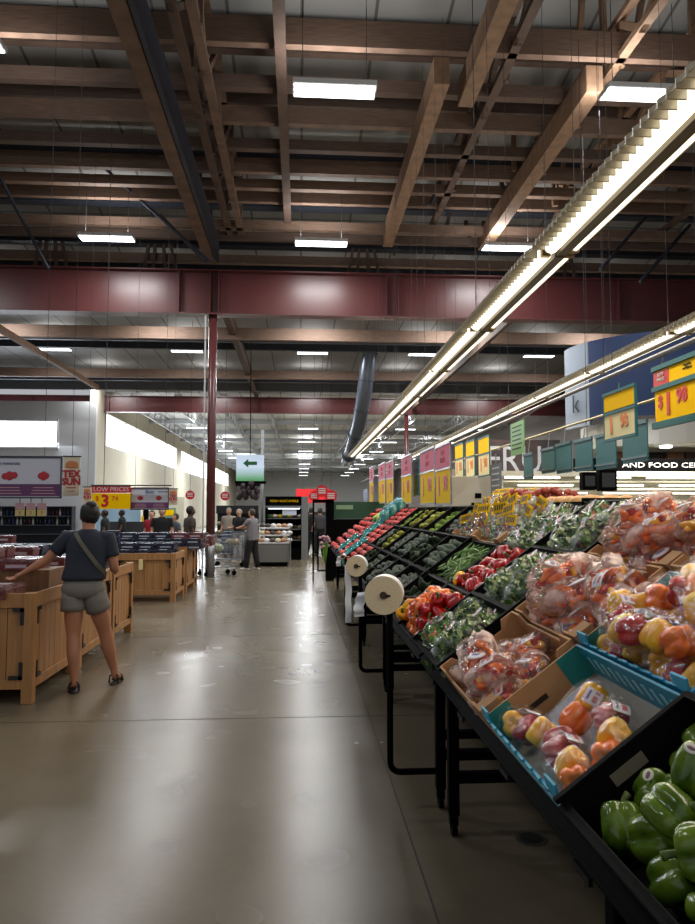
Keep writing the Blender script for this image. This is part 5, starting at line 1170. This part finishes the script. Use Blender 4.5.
def hand(J, E, wrist, key, d, side, r=.008, grip=.5):
    """palm and five fingers continuing from the wrist along d; side = thumb direction"""
    d = Vector(d).normalized(); s = Vector(side).normalized(); n = d.cross(s).normalized(); w0 = J[wrist][0]
    pc = w0+d*.05; J[key+'palm'] = (pc, (.026, .015)); E.append((wrist, key+'palm'))
    for i, (off, ln) in enumerate(((.030, .070), (.010, .080), (-.010, .075), (-.028, .058))):
        base = pc+d*.035+s*off*.9; p1 = base+d*ln*.45-n*ln*.12*grip; p2 = base+d*ln*.8-n*ln*.45*grip
        J[key+'f%da' % i] = (base, .0095); J[key+'f%db' % i] = (p1, .0085); J[key+'f%dc' % i] = (p2, .0065)
        E += [(key+'palm', key+'f%da' % i), (key+'f%da' % i, key+'f%db' % i), (key+'f%db' % i, key+'f%dc' % i)]
    tb = w0+d*.025+s*.026; t1 = tb+d*.03+s*.022; t2 = t1+d*.026+s*.004
    for nm, q, r_ in (('ta', tb, .011), ('tb', t1, .0095), ('tc', t2, .007)): J[key+nm] = (q, r_)
    E += [(wrist, key+'ta'), (key+'ta', key+'tb'), (key+'tb', key+'tc')]
def person(label, loc, rz, S, pal, feet=((-.12, 0), (.12, 0)), handL=None, handR=None, elbL=None, elbR=None, lean=0, shorts=True, longhair=False, headyaw=0, hands=True, hip=0, straps=False, female=True, headtilt=0, face=True, cap=None, shirt_hem=.93, sleeve=.5):
    """local frame: facing +Y, x to the right"""
    t = thing('person', label, 'person', loc, rz); k = S/1.65
    sk, sh, bt, hr, fo = pal
    sw = .172 if female else .2
    J = {}; E = []
    hipz = .86*k
    ly = lean
    J['pelvis'] = (V(hip, 0, .90*k), (.135*k, .10*k)); J['waist'] = (V(hip*.6, ly*.25, 1.05*k), (.115*k, .085*k)); J['chest'] = (V(0, ly*.7, 1.22*k), (.14*k, .10*k)); J['neckb'] = (V(0, ly, 1.36*k), (.062*k, .058*k)); J['neck'] = (V(0, ly+.01, 1.41*k), (.056*k, .056*k)); J['skull'] = (V(0, ly+.03, 1.5*k), (.065*k, .078*k)); J['crown'] = (V(0, ly+.02, 1.575*k), (.058*k, .068*k))
    E += [('pelvis', 'waist'), ('waist', 'chest'), ('chest', 'neckb'), ('neckb', 'neck'), ('neck', 'skull'), ('skull', 'crown')]
    P2 = {}
    for s, ft, hd, el, sd in ((-1, feet[0], handL, elbL, 'L'), (1, feet[1], handR, elbR, 'R')):
        sx = s*sw*k
        J['sh'+sd] = (V(sx, ly, 1.325*k), .055*k); hd = V(*hd) if hd else V(s*.27*k, .05+ly, .82*k); el = V(*el) if el else (V(sx*1.22, ly-.02, 1.06*k) if hd.z < 1.1*k else (J['sh'+sd][0]+hd)/2+V(s*.03, -.04, -.06))
        J['el'+sd] = (el, .044*k); J['fa'+sd] = (el.lerp(hd, .35), .044*k); J['wr'+sd] = (hd, (.03*k, .025*k))
        E += [('chest', 'sh'+sd), ('sh'+sd, 'el'+sd), ('el'+sd, 'fa'+sd), ('fa'+sd, 'wr'+sd)]
        hx = hip+s*.088*k; J['hp'+sd] = (V(hx, 0, .84*k), .092*k); an = V(ft[0], ft[1], .085*k); kn = V((hx+ft[0])/2+s*.004, ft[1]/2+.02, .47*k)
        J['th'+sd] = (J['hp'+sd][0].lerp(kn, .45), .094*k); J['kn'+sd] = (kn, .062*k); J['cf'+sd] = (kn.lerp(an, .32)+V(0, -.014, 0), .068*k); J['sn'+sd] = (kn.lerp(an, .75), .044*k); J['an'+sd] = (an, .038*k)
        tv = V(s*.03, .14*k, 0); J['he'+sd] = (an+V(0, -.02, -.05*k), .03*k); J['ball'+sd] = (V(an.x, an.y, .032*k)+tv*.75, (.038*k, .022*k)); J['toe'+sd] = (V(an.x, an.y, .026*k)+tv*1.12, (.03*k, .015*k))
        E += [('pelvis', 'hp'+sd), ('hp'+sd, 'th'+sd), ('th'+sd, 'kn'+sd), ('kn'+sd, 'cf'+sd), ('cf'+sd, 'sn'+sd), ('sn'+sd, 'an'+sd), ('an'+sd, 'he'+sd), ('an'+sd, 'ball'+sd), ('ball'+sd, 'toe'+sd)]
        P2[sd] = (J['sh'+sd][0], el, hd, J['hp'+sd][0], kn, an, tv)
        if hands:
            d = (hd-el).normalized(); side = V(-s, .3, .2) if abs(d.z) > .6 else V(-s*.2, .9 if abs(d.x) > .6 else 0, .5)
            hand(J, E, 'wr'+sd, 'h'+sd, d, side-(d*side.dot(d)), .008, 1.0)
    body = newobj('body', skin_mesh(J, E, 'pelvis', sk, 'body'), t)
    # head shape: face, jaw, ears
    hc = V(0, ly+.028, 1.522*k); HM = T(hc) @ Matrix.Rotation(headyaw, 4, 'Z') @ Matrix.Rotation(headtilt, 4, 'X')
    def hf(v, th, ph):
        q = v.copy(); 
        if q.z < 0: q.x *= 1+.28*q.z; q.y *= 1+.12*q.z; q.y += -q.z*.08
        if q.y > .6 and -.5 < q.z < .25: q.y += .12*math.exp(-((q.x/.16)**2))*max(0, 1-abs(q.z+.15)/.35)*1.6
        return q
    b = MB(); b.ell((0, 0, 0), (.073*k, .092*k, .112*k), 28, 20, hf)
    for s in (-1, 1): b.ell((s*.073*k, -.005, -.01*k), (.011*k, .02*k, .03*k), 10, 8)
    hd_ = b.build('head', sk, t, True); hd_.matrix_local = HM
    if face:
        b = MB()
        for s in (-1, 1): b.ell((s*.03*k, .083*k, .005*k), (.013*k, .008*k, .007*k), 10, 6, None, 0); b.ell((s*.03*k, .089*k, .005*k), (.006*k, .004*k, .006*k), 8, 6, None, 1); b.ell((s*.03*k, .086*k, .026*k), (.019*k, .006*k, .004*k), 8, 5, None, 1)
        b.ell((0, .089*k, -.052*k), (.022*k, .007*k, .006*k), 12, 6, None, 2)
        fc = b.build('face', [WHITE, mat('eye_dark', (30, 22, 18), .4), mat('lip', (150, 80, 74), .5)], hd_, True)
    b = MB()
    def hairf(v, th, ph):
        q = v*(1+.09*noise.noise(v*4)+.07*noise.noise(v*10))
        if q.y > .25 and q.z < .45: q.y = .25+(q.y-.25)*.3; q.x *= .9; 
        return q
    b.ell((0, -.018*k, .024*k), (.086*k, .098*k, .106*k), 26, 18, hairf)
    if longhair == 'bun':
        for i in range(9):
            a = i*.7; b.ell((.016*math.cos(a)*k, (-.045+.012*math.sin(a))*k, (.098+.01*math.sin(a*2))*k), (.036*k, .034*k, .028*k), 12, 8)
        b.ell((0, -.05*k, .10*k), (.05*k, .048*k, .036*k), 14, 10, hairf)
    elif longhair: b.ell((0, -.055*k, -.09*k), (.08*k, .05*k, .14*k), 16, 10)
    h_ = b.build('hair', hr, t, True); h_.matrix_local = HM
    if cap:
        b = MB(); b.ell((0, -.005, .055*k), (.092*k, .105*k, .075*k), 18, 10); b.ell((0, .11*k, .04*k), (.06*k, .06*k, .008*k), 14, 6); b.build('cap', cap, t, True).matrix_local = HM
    # shirt: a lofted body with a sleeve tube on each side
    def loft(b, rings, n=28, fold=.0):
        vs = []; fs = []
        for ri, (c, rx, ry) in enumerate(rings):
            for q in range(n):
                a = 2*math.pi*q/n; ca, sa = math.cos(a), math.sin(a); e = .86
                w_ = 1+fold*noise.noise(V(ca*2.5, sa*2.5, c[2]*5))
                vs.append((c[0]+math.copysign(abs(ca)**e, ca)*rx*w_, c[1]+math.copysign(abs(sa)**e, sa)*ry*w_, c[2]))
        for ri in range(len(rings)-1):
            for q in range(n): a = ri*n+q; c_ = ri*n+(q+1) % n; fs.append((a, c_, c_+n, a+n))
        fs.append(tuple(range(n-1, -1, -1))); fs.append(tuple(range((len(rings)-1)*n, len(rings)*n)))
        b.add(vs, fs)
    f_ = 1 if female else 1.12; hz = shirt_hem*k; b = MB()
    loft(b, [((hip, 0, hz), .185*k, .135*k), ((hip*.9, .0, hz+.03*k), .187*k, .137*k), ((hip*.7, ly*.25, 1.07*k), .170*k*f_, .122*k), ((0, ly*.5, 1.17*k), .178*k*f_, .122*k), ((0, ly*.8, 1.26*k), .188*k*f_, .122*k), ((0, ly*.95, 1.32*k), .185*k*f_, .105*k), ((0, ly, 1.355*k), .150*k*f_, .088*k), ((0, ly, 1.385*k), .095*k, .07*k), ((0, ly+.006, 1.405*k), .062*k, .058*k)], 32, .07)
    for sd in 'LR':
        a, el, hd, *_ = P2[sd]; inn = V(a.x*.45, a.y, a.z-.015*k)
        if sleeve > 1: b.tube([inn, a, a.lerp(el, .5), el, el.lerp(hd, .5), el.lerp(hd, .92)], [.07*k, .068*k, .056*k, .05*k, .044*k, .04*k], 16)
        else: b.tube([inn, inn.lerp(a, .6), a, a.lerp(el, .25), a.lerp(el, .5), a.lerp(el, sleeve+.12)], [.062*k, .07*k, .072*k, .069*k, .066*k, .068*k], 18)
    so = b.build('shirt', sh, t, True)
    b = MB(); wz = .99*k
    loft(b, [((hip, 0, .80*k), .10*k, .09*k), ((hip, 0, .83*k), .17*k, .118*k), ((hip, 0, .88*k), .188*k, .13*k), ((hip, 0, .94*k), .172*k, .122*k), ((hip*.8, 0, wz), .148*k, .108*k)], 28, .04)
    for sd in 'LR':
        a, el, hd, hp, kn, an, tv = P2[sd]; top = hp+V(0, 0, .02)
        if shorts: b.tube([top, hp.lerp(kn, .15), hp.lerp(kn, .28), hp.lerp(kn, .40)], [.098*k, .104*k, .106*k, .108*k], 20)
        else: b.tube([top, hp.lerp(kn, .25), hp.lerp(kn, .6), kn, kn.lerp(an, .5), an+V(0, 0, -.01)], [.1*k, .108*k, .098*k, .086*k, .08*k, .068*k], 18)
    b.build('shorts' if shorts else 'trousers', bt, t, True)
    for sd in 'LR':
        a, el, hd, hp, kn, an, tv = P2[sd]; an0 = V(an.x, an.y, 0); q = tv.normalized()
        b = MB(); M = frame(an0+q*.045*k, V(q.y, -q.x, 0), q)
        if fo[1] == 'sandal':
            b.ell((0, 0, 0), (.046*k, .132*k, .02*k), 20, 6, lambda v, th, ph: V(v.x, v.y, max(v.z, -.0)), 0); MM = M.copy(); 
            sb_ = b.build('sandal', fo[0], t, True); sb_.matrix_local = T((0, 0, 0.002)) @ M
            b = MB(); b.tube([V(-.045, .03, .01), V(-.03, .05, .055), V(0, .055, .066), V(.03, .05, .055), V(.045, .03, .01)], .012, 8); b.tube([V(-.04, -.08, .01), V(-.038, -.07, .07), V(0, -.06, .1), V(.038, -.07, .07), V(.04, -.08, .01)], .008, 8)
            b.build('strap', fo[0], sb_, True)
        else:
            b.ell((0, 0, .03*k), (.048*k, .14*k, .045*k), 20, 12, lambda v, th, ph: V(v.x, v.y, max(v.z, -.66)*(1 if v.y < 0 else 1-.35*v.y)))
            b.build('shoe', fo[0], t, True).matrix_local = M
    return t, P2
SK1 = mat('skin_tan', (176, 122, 94), .5, var=.05, vscale=6); SK2 = mat('skin_brown', (84, 56, 42), .5); SK3 = mat('skin_light', (200, 152, 128), .5)
NAVY = mat('navy_cloth', (36, 42, 56), .85, bump=.3, bscale=25); GSH = mat('grey_shorts', (122, 118, 114), .85, bump=.3, bscale=25); HBL = mat('hair_black', (18, 16, 17), .5, bump=.6, bscale=80); HGR = mat('hair_grey', (150, 146, 140), .6)
SAN = mat('sandal_dark', (34, 24, 22), .6)
W0 = V(-1.90, 6.62, 0)
t, J_ = person('woman in navy T-shirt and grey shorts, seen from behind, reaching over the near bin', W0, R(6), 1.66, (SK1, NAVY, GSH, HBL, (SAN, 'sandal')),
    feet=((-.07, -.06), (.235, .20)), handL=(-.54, .03, 1.03), elbL=(-.35, .04, 1.14), handR=(.20, .34, 1.02), elbR=(.235, .03, 1.06), lean=.04, longhair='bun', headyaw=R(28), hip=-.02, shirt_hem=.96)
# crossbody strap
b = MB(); pts = []
for k in range(13):
    s = k/12; x = -.095+.27*s; z = 1.385-.37*s; pts.append(V(x, -.098-.035*math.sin(s*3.0)+.07*max(0, .2-s)*5*.9+.05*max(0, s-.8)*5, z))
for p, q in zip(pts[:-1], pts[1:]): b.bar(p, q, .034, .005, 0, (0, 1, .1))
b.build('bag_strap', mat('strap_khaki', (104, 100, 88), .8), t, label='khaki crossbody bag strap')
b = MB(); b.tube([V(.2, .34, 1.02), V(.215, .40, 1.03)], .04, 10); 
# shoppers
BRN = mat('brown_shirt', (66, 58, 54), .85); GRN = mat('green_pattern', (50, 84, 76), .85, vscale=20, rgb2=(84, 96, 84)); GRY = mat('grey_shirt', (120, 118, 124), .85); BLK = mat('black_cloth', (20, 20, 24), .85); SHW = mat('white_shoe', (196, 192, 188), .6); REDC = mat('red_cloth', (150, 30, 44), .85); HBR = mat('hair_brown', (60, 44, 36), .6)
CART_W = mat('cart_wire', (130, 134, 138), .3, metal=.8); CART_P = mat('cart_plastic', (70, 30, 34), .5)
p = P(193, 570, 17.0)
person('shopper in a brown shirt and green patterned shorts pushing a cart', (p.x-.12, 17.2, 0), R(-60), 1.68, (SK2, BRN, GRN, mat('hair_black2', (16, 14, 14), .6), (BLK, 'shoe')), handL=(-.12, .42, 1.02), handR=(.14, .42, 1.02), hands=False)
p = P(252, 570, 19.3)
person('shopper in a grey shirt and black trousers facing the carts', (p.x, 19.3, 0), R(60), 1.62, (SK3, GRY, BLK, HBR, (SHW, 'shoe')), handL=(-.14, .4, 1.1), handR=(.16, .38, 1.1), hands=False, shorts=False, shirt_hem=.8, feet=((-.1, .12), (.12, -.1)))
p = P(239, 560, 22.0)
person('shopper in a black top with light hair behind the wire cart', (p.x, 22, 0), R(150), 1.62, (SK3, BLK, mat('white_jeans', (170, 170, 178), .8), HGR, (SHW, 'shoe')), handL=(-.15, .38, 1.05), handR=(.15, .38, 1.05), hands=False, shorts=False)
p = P(230, 560, 24)
person('shopper with grey hair and blue jeans beside the wire cart', (p.x-.05, 24, 0), R(170), 1.66, (SK3, mat('cream_top', (150, 140, 128), .8), mat('blue_jeans', (84, 98, 130), .8), HGR, (BLK, 'shoe')), hands=False, shorts=False)
for px, Y, rz, cl, lab, S_ in ((152, 20, 170, REDC, 'person in a red top standing behind the far wooden bins', 1.58), (162, 18.5, 185, BLK, 'person in a black top standing behind the far wooden bins', 1.66), (105, 21, 90, BLK, 'person in dark clothes just right of the woman\'s head', 1.6), (122, 24, 90, BLK, 'person in dark clothes walking past the pale blue partition', 1.6), (176, 19.5, 120, mat('grey_top', (80, 84, 96), .8), 'person bending behind the farthest wooden bin', 1.5), (311, 27, 0, BLK, 'person in black at the far end of the aisle', 1.68), (320, 25, 20, mat('white_black', (60, 60, 66), .8), 'person in dark grey beside the black end frame', 1.66)):
    q = P(px, 530, Y); person(lab, (q.x, Y, 0), R(rz), S_, (SK3 if rz != 90 else SK2, cl, BLK, HBR if rz != 90 else HBL, (BLK, 'shoe')), hands=False, shorts=False, female=(S_ < 1.64))
def cart(loc, rz, label, load=None):
    t = thing('shopping_cart', label, 'cart', loc, rz)
    w_, l_ = .52, .85; b = MB(); z0, z1 = .52, .98
    def ring(z, ins, taper): return [V(-w_/2+ins, -l_/2+ins, z), V(w_/2-ins, -l_/2+ins, z), V(w_/2-ins-taper, l_/2-ins, z), V(-w_/2+ins+taper, l_/2-ins, z)]
    rings = [ring(z0+(z1-z0)*k/5, .05*(1-k/5), .06) for k in range(6)]
    for r_ in rings: b.tube(r_+[r_[0]], .006, 4)
    for e in range(4):
        for k in range(9): s = k/9; b.tube([rings[0][e].lerp(rings[0][(e+1) % 4], s), rings[-1][e].lerp(rings[-1][(e+1) % 4], s)], .004, 4)
    for k in range(8): s = k/8; b.tube([rings[0][0].lerp(rings[0][3], s), rings[0][1].lerp(rings[0][2], s)], .004, 4)
    b.build('basket', CART_W, t)
    b = MB()
    for s in (-1, 1): b.tube([(s*.24, -.5, 1.04), (s*.25, -.38, .98), (s*.24, -.36, .5), (s*.22, -.34, .2), (s*.2, .4, .17)], .014, 6)
    b.tube([(-.2, .4, .17), (.2, .4, .17)], .014, 6); b.b2((-.2, -.3, .2), (.2, .38, .22)); b.build('frame', CART_W, t)
    MB().tube([(-.25, -.5, 1.04), (.25, -.5, 1.04)], .019, 8).build('handle', CART_P, t, label='dark red push handle')
    for (x, y) in ((-.2, -.34), (.2, -.34), (-.18, .38), (.18, .38)): b = MB(); b.tube([(x-.014, y, .06), (x+.014, y, .06)], .06, 14); b.b2((x-.018, y-.012, .06), (x+.018, y+.012, .17)); b.build('wheel', BLACK, t)
    return t
p = P(203, 575, 17.6); cart((p.x+.3, 17.75, 0), R(-60), 'shopping cart pushed by the shopper in the brown shirt')
o = MB().ell((p.x+.3, 17.75, .66), (.17, .16, .12), 12, 8).build('cauliflower_bag', mat('pale_veg', (170, 180, 150), .7, bump=.5), None, True); tag(o, 'pale vegetable bag lying in the cart next to the red column', 'bag')
p = P(232, 560, 20.6); cart((p.x-.05, 20.7, 0), R(88), 'wire shopping cart between the shoppers near the red column')
o = MB().ell((p.x, 20.7, .68), (.2, .16, .12), 12, 8).build('grocery_bag', mat('tan_bag', (176, 160, 130), .7), None, True); tag(o, 'tan grocery bag lying in the wire cart', 'bag')
# label sanity
seen = {}
for o in scn.objects:
    if o.parent is None and 'label' in o and 'group' not in o:
        seen.setdefault(o['label'], []).append(o.name)
for k, v in seen.items():
    if len(v) > 1 or k == 'x': print('DUPLABEL', k, v[:4])
for o in scn.objects:
    if o.parent is None and 'label' in o and not 4 <= len(o['label'].replace('-', ' ').split()) <= 16: print('LEN', len(o['label'].split()), o['label'])
print('OBJ', len(scn.objects))
